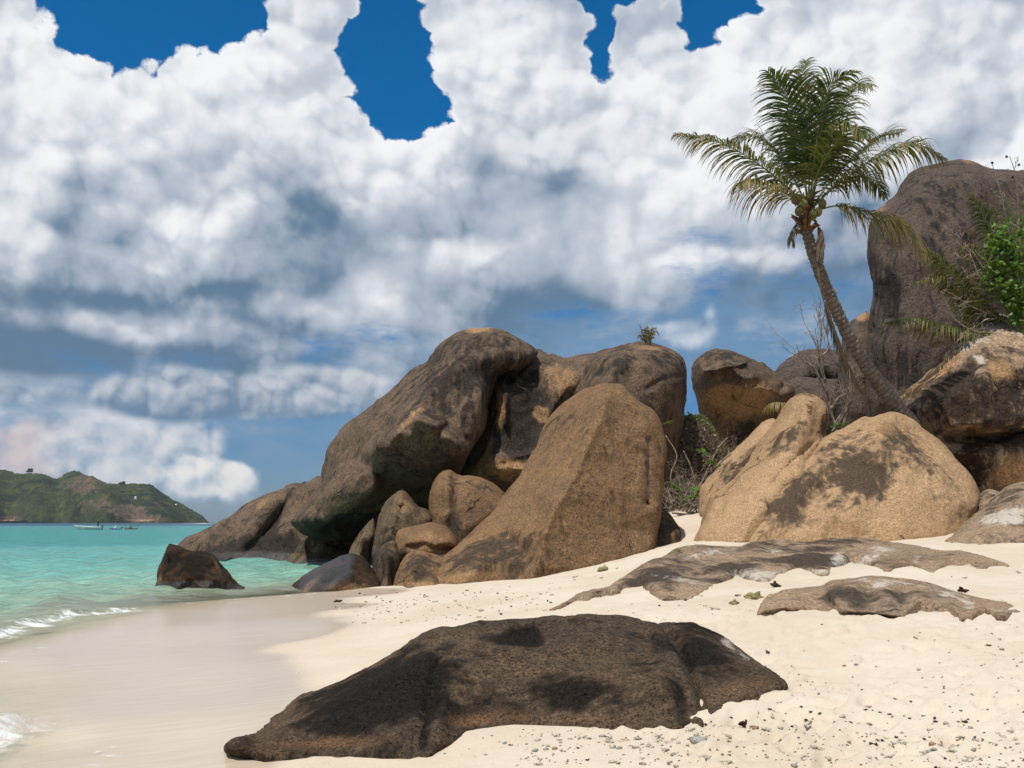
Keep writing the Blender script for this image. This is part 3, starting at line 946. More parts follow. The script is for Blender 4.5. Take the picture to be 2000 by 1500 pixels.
# the great dome with its overhanging lip
boulder('rock', 'great domed brown boulder with an overhanging lip above the water', g_dome,
        [(944, 640, 38), (980, 645, 38), (1010, 659, 38), (1040, 675, 38), (1052, 690, 38), (1042, 715, 37.6), (1005, 730, 37), (975, 728, 36.8), (963, 765, 36.6), (957, 815, 36.2), (940, 845, 35.6),
         (916, 884, 35.0), (900, 915, 35.8), (880, 950, 38.5), (850, 1000, 40), (770, 1055, 40.5), (690, 1066, 40), (640, 1059, 39.2), (597, 1046, 38.6), (566, 1022, 38.2), (575, 1008, 38.2), (599, 980, 38.6),
         (626, 950, 39.4), (632, 915, 39.8), (635, 882, 40), (647, 862, 40), (664, 840, 40), (682, 823, 40), (716, 801, 39.8), (758, 771, 39.5), (800, 729, 39.3), (838, 702, 39), (860, 672, 38.6), (884, 654, 38.4), (915, 643, 38)], 38.0,
        [(900, 720, 36.0), (850, 760, 35.9), (960, 690, 36.6), (1000, 690, 37.0), (940, 770, 35.8), (925, 820, 35.3), (880, 820, 35.1), (800, 790, 36.2), (745, 845, 37.0), (700, 880, 37.8), (660, 905, 38.6),
         (728, 920, 36.0), (690, 942, 36.5), (640, 972, 37.2), (598, 1004, 37.8), (732, 955, 36.1), (690, 985, 36.7), (640, 1012, 37.4), (600, 1030, 37.9),
         (742, 968, 38.6), (695, 998, 39.0), (645, 1024, 39.3), (770, 990, 40.2), (700, 1030, 40.6), (645, 1047, 40.0), (830, 955, 40.0), (870, 945, 39.0),
         (728, 888, 35.3), (745, 868, 34.7), (775, 842, 34.2), (815, 820, 33.9), (850, 834, 33.9), (880, 856, 34.1), (908, 882, 34.5), (735, 902, 35.3), (760, 870, 34.6), (800, 850, 34.3), (850, 855, 34.2), (760, 897, 34.9), (815, 882, 34.6), (870, 886, 34.6),
         (748, 918, 35.6), (790, 927, 35.7), (850, 927, 35.8), (893, 908, 35.4), (800, 940, 38.2), (850, 940, 38.4), (755, 932, 37.0), (820, 800, 35.2), (780, 824, 35.6), (745, 846, 36.3), (895, 850, 34.9), (870, 830, 34.8)],
        R=26, T=1.6, thick=6, blur=5, step=4, noise=(0.15, 0.45), seed=12,
        ridges=[([(880, 665), (842, 740), (800, 800), (745, 862)], 16, 0.28), ([(850, 700), (800, 765), (740, 830), (660, 920)], 9, -0.22), ([(790, 770), (740, 812), (690, 870), (640, 950)], 10, 0.22),
                ([(960, 660), (930, 720), (925, 790)], 26, 0.18), ([(835, 790), (800, 822), (768, 850)], 4, -0.14), ([(735, 880), (775, 844), (815, 819), (850, 832), (905, 880)], 6, 0.16)],
        stains=[('stain_shade', 930, 720, 90, 60, 0, 0.35), ('stain_shade', 860, 790, 70, 60, -40, 0.30), ('fresh_lit', 800, 822, 6, 40, 45, 0.55), ('fresh_lit', 690, 930, 10, 70, 55, 0.22), ('fresh_lit', 935, 643, 26, 8, 0, 0.6), ('fresh_lit', 870, 850, 40, 8, 30, 0.25),  # tan on the crest paints its sunlit rim
                ('stain_shade', 700, 1040, 130, 26, 0, 0.9), ('stain_shade', 640, 1025, 60, 12, -30, 0.4)])  # these two paint the overhang's shade under the lip

# saddle behind the dome, with its broken recess
boulder('rock', 'tan and black broken saddle of rock between the two domes', g_dome,
        [(1025, 672, 41), (1060, 681, 41), (1085, 690, 41), (1110, 697, 41), (1130, 692, 41), (1165, 690, 41), (1185, 720, 40), (1180, 800, 38.5), (1120, 900, 37.5), (1060, 1060, 37.5), (960, 1080, 38), (860, 1060, 39), (860, 960, 39), (880, 850, 39),
         (930, 760, 39.5), (990, 690, 40)], 39.0,
        [(1090, 720, 38.6), (1120, 740, 38.2), (1060, 740, 38.3), (1010, 750, 37.35), (985, 775, 37.0), (1000, 800, 36.95), (1030, 850, 36.8), (1080, 800, 37.4), (960, 850, 37.0), (980, 915, 36.0), (1020, 920, 35.9), (940, 915, 36.6), (1000, 880, 36.7), (1060, 880, 36.6), (980, 950, 38.2), (1020, 955, 38.0), (930, 955, 38.4)],
        R=16, T=0.9, thick=4, blur=5, step=4, noise=(0.28, 0.5), seed=13,
        ridges=[([(975, 730), (985, 760), (1000, 745), (1030, 760)], 6, 0.3), ([(965, 770), (985, 772), (988, 830)], 5, 0.22), ([(1060, 700), (1075, 760), (1085, 800)], 10, 0.25), ([(955, 900), (1000, 892), (1050, 880)], 6, 0.30)],
        stains=[('stain_shade', 1015, 830, 50, 62, 0, 0.95), ('stain_shade', 1035, 770, 40, 30, 40, 0.6), ('fresh_lit', 1060, 805, 12, 16, 0, 0.9), ('fresh_lit', 985, 915, 60, 18, 0, 0.75), ('fresh_lit', 975, 800, 12, 30, 0, 0.5), ('fresh_lit', 970, 745, 8, 20, 0, 0.7),
                ('fresh_lit', 1100, 740, 40, 40, 0, 0.35), ('fresh_lit', 945, 880, 12, 40, 20, 0.5)])

# second dome
boulder('rock', 'smooth grey brown domed boulder with a small dry palm on top', g_dome,
        [(1128, 750, 36.5), (1137, 732, 36.6), (1146, 706, 36.8), (1160, 692, 37), (1185, 680, 37), (1239, 665, 37), (1266, 666, 37), (1299, 674, 37), (1326, 687, 37), (1336, 702, 36.8), (1341, 729, 36.5), (1341, 768, 36.3), (1336, 795, 36.2),
         (1332, 822, 36.2), (1323, 852, 36.4), (1316, 900, 36.6), (1300, 1000, 36.8), (1200, 1000, 36), (1120, 900, 36), (1105, 800, 36.2)], 36.5,
        [(1200, 710, 35.2), (1260, 705, 35.1), (1290, 740, 34.9), (1180, 760, 34.6), (1240, 780, 34.5), (1300, 800, 35.0), (1280, 860, 35.2), (1200, 850, 34.6), (1310, 740, 35.3)],
        R=30, T=1.5, thick=5, blur=10, step=4, noise=(0.16, 0.45), seed=14,
        ridges=[([(1262, 760), (1290, 742), (1325, 735)], 5, -0.16), ([(1270, 748), (1285, 780), (1290, 830)], 9, 0.15), ([(1215, 690), (1190, 760), (1160, 800)], 14, 0.16)],
        stains=[('stain_shade', 1200, 720, 70, 30, -20, 0.25), ('fresh_lit', 1262, 676, 40, 8, 10, 0.35), ('stain_shade', 1305, 700, 30, 20, 0, 0.3), ('fresh_lit', 1305, 800, 25, 60, 0, 0.12)])  # tan along the top edge stands for a sunlit rim

# the leaning slab
boulder('rock', 'tall leaning brown slab with a sharp edge down its face, foot in the sand', g_slab,
        [(1140, 759, 29), (1164, 752, 28.6), (1188, 750, 28.2), (1212, 750, 28), (1228, 764, 27.8), (1243, 780, 27.7), (1266, 795, 27.7), (1282, 810, 27.7), (1294, 834, 27.6), (1301, 861, 27.5), (1303, 885, 27.3), (1298, 924, 27.0), (1294, 969, 26.6),
         (1291, 996, 26.4), (1284, 1032, 26.1), (1278, 1070, 25.9), (1262, 1150, 25.6), (1030, 1200, 24.1), (800, 1215, 24.0), (745, 1180, 24.6), (775, 1150, 24.8), (805, 1128, 25.2), (850, 1100, 25.8), (880, 1075, 26.3), (930, 1032, 27), (960, 999, 27.4), (990, 961, 27.9),
         (1014, 933, 28.2), (1032, 900, 28.6), (1050, 864, 28.9), (1062, 828, 29.2), (1077, 810, 29.3), (1095, 791, 29.3), (1122, 770, 29.2)], 27.0,
        [(1186, 775, 26.9), (1168, 826, 26.2), (1142, 880, 25.6), (1122, 930, 25.1), (1106, 958, 24.8), (1080, 990, 24.5), (1064, 1040, 24.2), (1045, 1110, 24.0), (1030, 1150, 23.9), (900, 1140, 23.9), (800, 1148, 24.0),
         (1265, 1077, 25.35), (1210, 1092, 24.85), (1130, 1110, 24.35), (1225, 800, 27.0), (1260, 840, 26.7), (1270, 900, 26.5), (1240, 960, 25.8), (1200, 1030, 25.2), (1270, 1000, 25.9), (1190, 870, 26.1), (1170, 960, 25.2),
         (1100, 830, 28.0), (1080, 880, 27.6), (1040, 950, 27.0), (980, 1030, 26.2), (900, 1090, 25.2), (1130, 800, 27.8), (960, 1090, 25.0)],
        R=9, T=0.6, thick=4.5, blur=5, step=3.6, noise=(0.065, 0.6), seed=15,
        ridges=[([(1268, 860), (1267, 920), (1265, 985)], 5, -0.16), ([(1264, 982), (1266, 986)], 5, -0.28), ([(1186, 772), (1142, 880), (1106, 958), (1064, 1040)], 9, 0.10), ([(1240, 800), (1235, 950), (1225, 1080)], 16, -0.08)],
        stains=[('stain_shade', 1090, 830, 60, 30, -45, 0.22), ('stain_shade', 1000, 1090, 60, 30, -30, 0.55), ('stain_shade', 1080, 1050, 12, 60, 20, 0.35), ('stain_shade', 930, 1085, 90, 22, -22, 0.45), ('fresh_lit', 1200, 1000, 120, 60, 0, 0.12), ('fresh_lit', 900, 1130, 120, 12, -6, 0.40), ('stain_shade', 1265, 920, 4, 60, 0, 0.5)])  # last one is a darker strip along the groove

# jumble below the overhang
boulder('rock', 'dark wedge of rock in the shade at the waterline below the overhang', g_shade,
        [(558, 1100, 42), (579, 1070, 42.3), (595, 1046, 42.6), (660, 1040, 43), (740, 1040, 42), (760, 1100, 41), (740, 1150, 40.5), (600, 1150, 40.8), (550, 1125, 41.5)], 41.8,
        [(640, 1098, 41.0), (600, 1098, 41.2), (700, 1098, 40.8), (640, 1065, 41.6)], R=14, T=0.8, thick=3, blur=6, step=4, noise=(0.15, 0.5), seed=16, stains=[('stain_shade', 650, 1080, 120, 40, 0, 0.4), ('wet', 650, 1100, 100, 12, 0, 0.8)])  # dark film puts the overhang's shade into the face colour
boulder('rock', 'pointed upright rock with a small hole, standing under the overhang', g_shade,
        [(783, 953, 33.6), (798, 963, 33.5), (812, 990, 33.3), (840, 999, 33.2), (850, 1030, 32.8), (840, 1090, 32.4), (780, 1150, 32), (735, 1150, 32), (722, 1090, 32.3), (731, 1050, 32.7), (735, 1028, 33), (747, 999, 33.3), (762, 972, 33.5)], 33.0,
        [(780, 975, 32.6), (770, 1010, 31.9), (755, 1060, 31.6), (742, 1110, 31.5), (800, 1000, 32.3), (815, 1020, 32.3), (790, 1050, 31.8)], R=14, T=0.7, thick=2.5, blur=6, step=3, noise=(0.10, 0.6), seed=17,
        ridges=[([(780, 965), (768, 1010), (745, 1090)], 8, 0.12), ([(781, 994), (783, 998)], 5, -0.3)], stains=[('fresh_lit', 790, 985, 20, 26, 0, 0.25), ('stain_shade', 745, 1085, 30, 30, 0, 0.6), ('wet', 735, 1105, 30, 30, 0, 0.8)])
boulder('rock', 'small narrow rock leaning left of the pointed rock under the overhang', g_shade,
        [(731, 1007, 34), (737, 1030, 33.8), (730, 1060, 33.4), (715, 1120, 33), (680, 1130, 33), (680, 1085, 33.3), (687, 1066, 33.5), (697, 1046, 33.8), (716, 1019, 34)], 33.6,
        [(710, 1050, 33.0), (700, 1085, 32.8)], R=12, T=0.6, thick=2, blur=5, step=3, noise=(0.08, 0.6), seed=18)
boulder('rock', 'egg shaped grey brown rock with a shallow fold, between the nose and the slab', g_slab,
        [(836, 969, 33.4), (845, 939, 33.6), (860, 918, 33.8), (878, 912, 33.8), (899, 926, 33.7), (920, 926, 33.7), (944, 930, 33.7), (968, 945, 33.6), (990, 965, 33.4), (1010, 1020, 33), (960, 1100, 32), (860, 1100, 32), (842, 1050, 32.5), (839, 1000, 33)], 33.2,
        [(870, 950, 32.4), (880, 1000, 31.9), (930, 970, 32.2), (960, 1000, 32.0), (900, 1040, 31.6), (860, 1010, 32.1), (905, 950, 32.5)], R=22, T=1.0, thick=3, blur=7, step=3, noise=(0.07, 0.6), seed=19,
        ridges=[([(893, 925), (886, 980), (880, 1050)], 7, -0.20), ([(866, 925), (862, 990)], 10, 0.10)], stains=[('stain_shade', 884, 990, 10, 60, 0, 0.5), ('stain_shade', 930, 1040, 60, 20, 0, 0.3)])  # dark strip paints the shaded side of the fold
boulder('rock', 'brown block resting on the dark boulders beside the slab', g_slab,
        [(772, 1046, 27.4), (780, 1036, 27.6), (810, 1029, 27.8), (840, 1022, 27.8), (866, 1027, 27.8), (886, 1042, 27.6), (897, 1062, 27.2), (890, 1090, 26.8), (830, 1100, 26.6), (790, 1120, 26.5), (765, 1110, 26.8)], 27.2,
        [(800, 1050, 26.5), (840, 1045, 26.5), (875, 1058, 26.5), (850, 1066, 26.2), (800, 1062, 26.2), (783, 1080, 26.3)], R=9, T=0.5, thick=2, blur=4, step=3, noise=(0.06, 0.8), seed=20,
        ridges=[([(795, 1068), (830, 1064), (852, 1072), (880, 1072)], 4, -0.25)], stains=[('fresh_lit', 835, 1045, 50, 12, 0, 0.25), ('stain_shade', 785, 1090, 12, 30, 10, 0.6)])
boulder('rock', 'narrow dark upright rock at the left foot of the brown block', g_shade,
        [(735, 1082, 26.2), (747, 1063, 26.4), (774, 1050, 26.5), (782, 1100, 26), (772, 1160, 25.4), (768, 1200, 25.2), (735, 1190, 25.2), (733, 1118, 25.8)], 26.0,
        [(755, 1090, 25.3), (755, 1130, 24.9), (752, 1148, 24.7)], R=9, T=0.5, thick=1.6, blur=5, step=3, noise=(0.05, 0.8), seed=21, stains=[('stain_shade', 755, 1110, 20, 40, 0, 0.5), ('fresh_lit', 742, 1110, 5, 30, 0, 0.25)])
boulder('rock', 'rounded dark brown rock at the left foot of the slab on the sand', g_slab,
        [(798, 1069, 26.6), (828, 1066, 26.8), (855, 1072, 26.8), (882, 1072, 26.8), (905, 1085, 26.6), (905, 1150, 25.4), (880, 1210, 24.6), (764, 1210, 24.4), (764, 1150, 25), (771, 1122, 25.6), (785, 1090, 26.2)], 26.0,
        [(820, 1085, 25.7), (800, 1110, 25.0), (840, 1110, 25.0), (790, 1150, 24.35), (850, 1146, 24.3), (820, 1130, 24.6)], R=10, T=0.5, thick=2, blur=5, step=3, noise=(0.06, 0.8), seed=22,
        ridges=[([(810, 1075), (812, 1110), (800, 1150)], 7, 0.10)], stains=[('stain_shade', 830, 1105, 50, 26, 0, 0.55), ('fresh_lit', 820, 1142, 60, 10, 0, 0.4)])
boulder('rock', 'wet rust brown rock lying at the edge of the water', g_wet,
        [(552, 1158, 25.4), (579, 1133, 25.8), (606, 1114, 26.2), (639, 1099, 26.4), (669, 1084, 26.6), (690, 1081, 26.6), (710, 1087, 26.4), (722, 1103, 26.2), (737, 1124, 25.7), (747, 1146, 25.3), (748, 1180, 24.6), (690, 1195, 24), (630, 1195, 23.9), (560, 1180, 24.6)], 25.6,
        [(600, 1148, 24.9), (640, 1125, 25.2), (680, 1100, 25.5), (624, 1148, 24.5), (650, 1160, 23.95), (700, 1157, 24.1), (735, 1152, 24.4), (700, 1125, 24.9), (660, 1135, 24.6)], R=12, T=0.6, thick=2, blur=5, step=3, noise=(0.06, 0.9), seed=23,
        ridges=[([(676, 1088), (672, 1112), (640, 1135), (622, 1150)], 5, -0.22), ([(690, 1084), (716, 1110), (738, 1140)], 7, 0.12), ([(655, 1142), (690, 1135), (725, 1146)], 5, 0.14), ([(700, 1110), (720, 1118)], 6, -0.2)],
        stains=[('fresh_lit', 690, 1150, 60, 14, 0, 0.28), ('fresh_lit', 610, 1140, 30, 10, -40, 0.2), ('wet', 640, 1115, 60, 30, -30, 0.9), ('stain_shade', 670, 1105, 50, 16, -35, 0.4)])
boulder('rock', 'dark pointed rock standing alone in the shallow sea', g_wet,
        [(307, 1130, 26.2), (309, 1112, 26.4), (317, 1091, 26.6), (322, 1070, 26.8), (330, 1058, 26.9), (345, 1064, 26.9), (369, 1076, 26.9), (399, 1078, 26.8), (418, 1088, 26.6), (430, 1106, 26.3), (447, 1121, 26), (466, 1142, 25.6), (484, 1148, 25.4), (470, 1158, 25.3), (430, 1164, 25.2), (375, 1166, 25.2), (325, 1164, 25.3), (305, 1150, 25.6)], 26.0,
        [(330, 1080, 26.0), (345, 1100, 25.7), (335, 1130, 25.3), (375, 1100, 25.8), (410, 1095, 26.0), (400, 1120, 25.5), (370, 1128, 25.0), (420, 1130, 25.2), (345, 1150, 24.9), (400, 1150, 24.85), (440, 1146, 25.1), (430, 1120, 25.7)],
        R=8, T=0.5, thick=2, blur=3.5, step=3, noise=(0.07, 0.9), seed=24,
        ridges=[([(412, 1092), (420, 1112), (440, 1135)], 4, 0.14), ([(318, 1112), (345, 1135), (352, 1150)], 4, 0.10), ([(365, 1126), (410, 1126), (440, 1138)], 4, 0.14), ([(325, 1064), (330, 1090)], 5, 0.08)],
        stains=[('stain_shade', 380, 1100, 60, 30, 0, 0.35), ('wet', 390, 1148, 90, 12, 0, 1.0), ('fresh_lit', 312, 1125, 6, 30, 0, 0.2), ('fresh_lit', 424, 1108, 5, 26, -30, 0.3)])

# right of the slab
boulder('rock', 'small dark wedge of rock tucked against the right foot of the slab', g_slab,
        [(1270, 990, 28.4), (1290, 993, 28.4), (1308, 1002, 28.3), (1319, 1017, 28), (1333, 1040, 27.7), (1330, 1090, 27), (1270, 1100, 26.6), (1255, 1040, 27.4)], 27.8,
        [(1295, 1030, 27.2), (1305, 1056, 26.9), (1280, 1060, 26.8), (1318, 1045, 27.2)], R=9, T=0.5, thick=1.5, blur=5, step=3, noise=(0.06, 0.8), seed=25, stains=[('stain_shade', 1300, 1030, 40, 40, 0, 0.7)])
boulder('rock', 'undercut rust brown boulder leaning over the dry bushes', g_dome,
        [(1351, 722, 43), (1358, 705, 43.2), (1377, 690, 43.5), (1404, 679, 43.6), (1424, 681, 43.6), (1446, 692, 43.6), (1470, 701, 43.6), (1500, 716, 43.6), (1512, 728, 43.6), (1534, 742, 43.4), (1551, 765, 43), (1549, 776, 42.8), (1536, 783, 43.2), (1520, 830, 44), (1500, 900, 44), (1440, 920, 44), (1405, 880, 44),
         (1391, 855, 44), (1380, 834, 43.8), (1368, 798, 43.4), (1358, 765, 43)], 43.0,
        [(1380, 715, 41.6), (1420, 700, 41.8), (1460, 715, 41.6), (1376, 722, 41.2), (1400, 720, 41.0), (1425, 712, 40.9), (1456, 706, 41.2), (1480, 735, 41.0), (1540, 768, 41.6), (1500, 760, 41.2), (1400, 755, 41.8), (1450, 760, 41.7), (1430, 800, 43.4), (1480, 800, 43.4), (1400, 800, 43.0), (1440, 850, 44.3), (1380, 760, 41.9),
         (1520, 778, 42.4), (1455, 740, 40.9), (1457, 765, 41.4)],
        R=16, T=1.0, thick=5, blur=4.5, step=3.6, noise=(0.14, 0.5), seed=26,
        ridges=[([(1376, 722), (1400, 715), (1425, 712), (1456, 706)], 5, 0.15), ([(1375, 762), (1410, 752), (1455, 758), (1540, 772)], 6, 0.22), ([(1455, 706), (1456, 758)], 4, 0.12)],
        stains=[('fresh_lit', 1440, 780, 80, 40, 0, 0.55), ('stain_shade', 1400, 690, 50, 20, 0, 0.3), ('stain_shade', 1460, 850, 40, 40, 0, 0.6)])  # lowest dark patch paints the shade below the overhang
boulder('rock', 'dark rounded boulder on the skyline behind the bare shrub', g_tall,
        [(1508, 730, 50), (1527, 709, 50.5), (1550, 692, 51), (1575, 681, 51), (1600, 680, 51), (1625, 684, 51), (1655, 690, 51), (1700, 700, 51), (1710, 800, 50), (1600, 820, 50), (1510, 780, 50)], 50.0,
        [(1570, 715, 48.4), (1620, 725, 48.2), (1560, 745, 48.0)], R=26, T=1.6, thick=5, blur=8, step=4, noise=(0.2, 0.4), seed=27, stains=[('stain_shade', 1610, 730, 50, 16, 0, 0.4)])
boulder('rock', 'low grey rock lying in front of the skyline boulder', g_tall,
        [(1520, 752, 45), (1537, 746, 45.4), (1575, 742, 45.6), (1600, 742, 45.6), (1660, 745, 45.5), (1710, 760, 45), (1720, 900, 44), (1540, 900, 44), (1505, 800, 44.6)], 45.0,
        [(1570, 775, 43.8), (1640, 780, 43.6), (1600, 830, 43.4)], R=16, T=1.0, thick=4, blur=6, step=4, noise=(0.2, 0.5), seed=28)
boulder('rock', 'narrow pinkish boulder wedged against the left side of the tall boulder', g_tall,
        [(1697, 604, 43), (1676, 613, 43), (1656, 627, 43), (1645, 660, 42.8), (1636, 720, 42.4), (1632, 800, 42), (1650, 880, 41.6), (1725, 880, 41), (1735, 760, 41), (1725, 660, 42)], 42.2,
        [(1675, 660, 41.5), (1670, 740, 41.0), (1680, 800, 40.7), (1705, 720, 40.5)], R=16, T=1.0, thick=4, blur=7, step=4, noise=(0.12, 0.5), seed=29, stains=[('fresh_lit', 1690, 700, 20, 90, 0, 0.22), ('fresh_lit', 1685, 615, 20, 8, 0, 0.5)])  # tan on the top edge paints a sunlit rim
boulder('rock', 'tallest boulder, huge smooth grey rock rising behind the palm', g_tall,
        [(1692, 465, 41), (1694, 490, 41), (1697, 525, 41), (1702, 552, 40.8), (1704, 582, 40.6), (1700, 606, 40.4), (1694, 660, 40.2), (1690, 740, 40), (1695, 860, 39.4), (1800, 960, 39), (2060, 960, 40), (2180, 800, 43), (2190, 500, 44), (2120, 370, 44), (2050, 338, 44), (2000, 332, 43.6), (1975, 329, 43.5), (1947, 328, 43.4), (1925, 323, 43.2), (1905, 313, 43), (1890, 310, 43),
         (1862, 315, 42.8), (1832, 321, 42.7), (1800, 326, 42.6), (1780, 336, 42.5), (1762, 356, 42.3), (1750, 380, 42), (1738, 388, 41.8), (1717, 402, 41.6), (1704, 416, 41.4), (1695, 440, 41.2)], 41.0,
        [(1740, 440, 39.6), (1790, 380, 40.0), (1850, 360, 40.3), (1920, 370, 40.6), (1730, 520, 39.0), (1790, 480, 38.6), (1860, 450, 38.8), (1730, 600, 38.9), (1722, 560, 39.2), (1790, 580, 38.0), (1870, 560, 38.2), (1950, 480, 39.5),
         (1725, 680, 38.6), (1780, 680, 37.6), (1860, 660, 37.8), (1715, 780, 38.2), (1780, 780, 37.2), (1900, 800, 37.8)],
        R=34, T=2.0, thick=8, blur=11, step=4.4, noise=(0.16, 0.32), seed=30,
        ridges=[([(1708, 420), (1712, 520), (1712, 620)], 14, 0.25), ([(1735, 480), (1732, 560), (1740, 620)], 12, -0.30), ([(1850, 380), (1838, 480), (1845, 560)], 22, -0.25), ([(1905, 316), (1935, 345), (1955, 380)], 8, -0.22)],
        stains=[('stain_shade', 1735, 570, 22, 50, 10, 0.6), ('stain_shade', 1850, 385, 40, 30, 0, 0.35), ('stain_shade', 1860, 480, 50, 60, 0, 0.2), ('fresh_lit', 1893, 314, 22, 6, 10, 0.4), ('fresh_lit', 1720, 405, 20, 10, -30, 0.3), ('stain_shade', 1790, 730, 40, 30, 0, 0.4)])  # top edges tinted as sunlit rims; darker along the grooves
boulder('rock', 'black crusted overhanging boulder with a pale sun-tinted top at the right edge', g_black,
        [(1735, 800, 32), (1755, 772, 32.4), (1775, 751, 32.6), (1800, 734, 32.8), (1832, 716, 33), (1850, 697, 33.2), (1860, 675, 33.4), (1875, 659, 33.6), (1900, 641, 34), (1930, 624, 34.4), (1965, 618, 34.6), (2010, 622, 34.6), (2080, 640, 34), (2150, 720, 33), (2150, 950, 32), (2060, 1010, 31), (1950, 1000, 31), (1905, 980, 31), (1870, 930, 31.4), (1800, 880, 31.6), (1745, 830, 31.8)], 32.5,
        [(1800, 760, 31.4), (1850, 740, 31.0), (1880, 700, 31.6), (1930, 670, 32.0), (1990, 660, 32.4), (1840, 790, 30.2), (1890, 760, 29.9), (1950, 720, 30.2), (2010, 700, 30.6), (1860, 835, 30.0), (1920, 830, 29.6), (1990, 820, 29.6), (1870, 858, 31.0), (1930, 855, 31.0), (1985, 850, 30.9), (1860, 885, 30.4), (1920, 885, 30.1), (1990, 880, 30.0), (1930, 940, 30.5), (1990, 940, 30.4), (1780, 800, 31.2), (1820, 850, 31.0)],
        R=14, T=0.9, thick=6, blur=6, step=4, noise=(0.20, 0.6), seed=31,
        ridges=[([(1850, 856), (1900, 848), (1945, 852), (2010, 838)], 6, -0.55), ([(1915, 690), (1925, 760), (1930, 820)], 10, 0.25), ([(1975, 700), (1985, 760)], 12, -0.25), ([(1760, 775), (1840, 722), (1870, 672), (1935, 630)], 10, -0.15)],
        stains=[('stain_shade', 1850, 770, 60, 50, 30, 0.55), ('stain_shade', 1960, 790, 70, 80, 0, 0.55), ('stain_shade', 1900, 920, 60, 40, 0, 0.5), ('pale', 1920, 650, 70, 18, -30, 0.55), ('pale', 1985, 640, 40, 24, 0, 0.5), ('fresh_lit', 1800, 752, 70, 10, -32, 0.5), ('fresh_lit', 1925, 845, 70, 12, 0, 0.45), ('pale', 1915, 705, 10, 8, 0, 0.6), ('fresh_lit', 1955, 725, 30, 22, 0, 0.5), ('fresh_lit', 1980, 930, 40, 40, 0, 0.6), ('fresh_lit', 1935, 770, 8, 50, 0, 0.3), ('stain_shade', 1785, 757, 40, 10, -36, -1.2), ('stain_shade', 1830, 728, 36, 12, -32, -1.2), ('stain_shade', 1866, 690, 18, 26, 35, -1.2), ('stain_shade', 1905, 655, 44, 16, -34, -1.3), ('stain_shade', 1965, 640, 60, 22, 0, -1.3), ('fresh_lit', 1840, 722, 60, 12, -35, 0.4), ('pale', 1890, 668, 30, 12, -38, 0.3)])  # top band cleared of crust colour and tinted pale to paint sunlight
boulder('rock', 'shaded slope of rock behind the knobbed tan boulder, beside the dry bushes', g_tan,
        [(1366, 992, 32), (1373, 955, 32.4), (1386, 936, 32.6), (1408, 906, 32.9), (1438, 879, 33.2), (1463, 851, 33.5), (1478, 839, 33.6), (1496, 824, 33.8), (1514, 818, 33.8), (1560, 850, 33), (1560, 980, 31), (1430, 1030, 30.8), (1370, 1020, 31.2)], 32.5,
        [(1400, 950, 31.4), (1440, 910, 31.9), (1480, 870, 32.3), (1400, 985, 30.9), (1460, 930, 31.2)], R=10, T=0.6, thick=3, blur=6, step=3.6, noise=(0.12, 0.6), seed=32,
        stains=[('stain_shade', 1420, 930, 40, 30, -40, 0.5)])  # cast shadow on the slope, painted as a dark patch
boulder('rock', 'tan boulder with a rounded knob on top and a long smooth left flank', g_tan,
        [(1545, 784, 29.4), (1560, 774, 29.5), (1575, 771, 29.5), (1591, 774, 29.5), (1607, 785, 29.4), (1617, 799, 29.3), (1614, 825, 29.2), (1611, 850, 29), (1625, 880, 28.4), (1600, 960, 27.4), (1540, 1050, 26.2), (1470, 1100, 25.5), (1360, 1100, 25.6), (1345, 1075, 26), (1355, 1052, 26.4), (1361, 1037, 26.6), (1367, 1020, 26.9), (1373, 1000, 27.2), (1381, 982, 27.4), (1391, 965, 27.6), (1408, 952, 27.8), (1436, 927, 28.1), (1456, 905, 28.4), (1473, 882, 28.7), (1488, 860, 28.9),
         (1506, 839, 29.1), (1523, 815, 29.3), (1535, 797, 29.4)], 28.0,
        [(1575, 800, 28.3), (1560, 840, 27.7), (1530, 850, 28.0), (1590, 820, 28.2), (1590, 850, 28.0), (1550, 890, 27.2), (1500, 900, 27.6), (1450, 950, 27.0), (1520, 950, 26.6), (1420, 1000, 26.4), (1380, 1055, 25.5), (1450, 1056, 25.1), (1470, 1010, 25.6), (1560, 930, 26.6)],
        R=16, T=0.9, thick=4, blur=8, step=3.6, noise=(0.10, 0.6), seed=33,
        ridges=[([(1598, 800), (1590, 850)], 6, -0.2), ([(1600, 855), (1560, 890), (1505, 948)], 3.5, -0.14)],
        stains=[('stain_shade', 1608, 835, 8, 30, 10, 0.7), ('stain_shade', 1545, 860, 22, 30, 20, 0.40), ('stain_shade', 1510, 880, 14, 30, 20, 0.42), ('stain_shade', 1565, 830, 12, 26, 20, 0.3)])  # first patch paints the knob's shaded right side, the others are stains
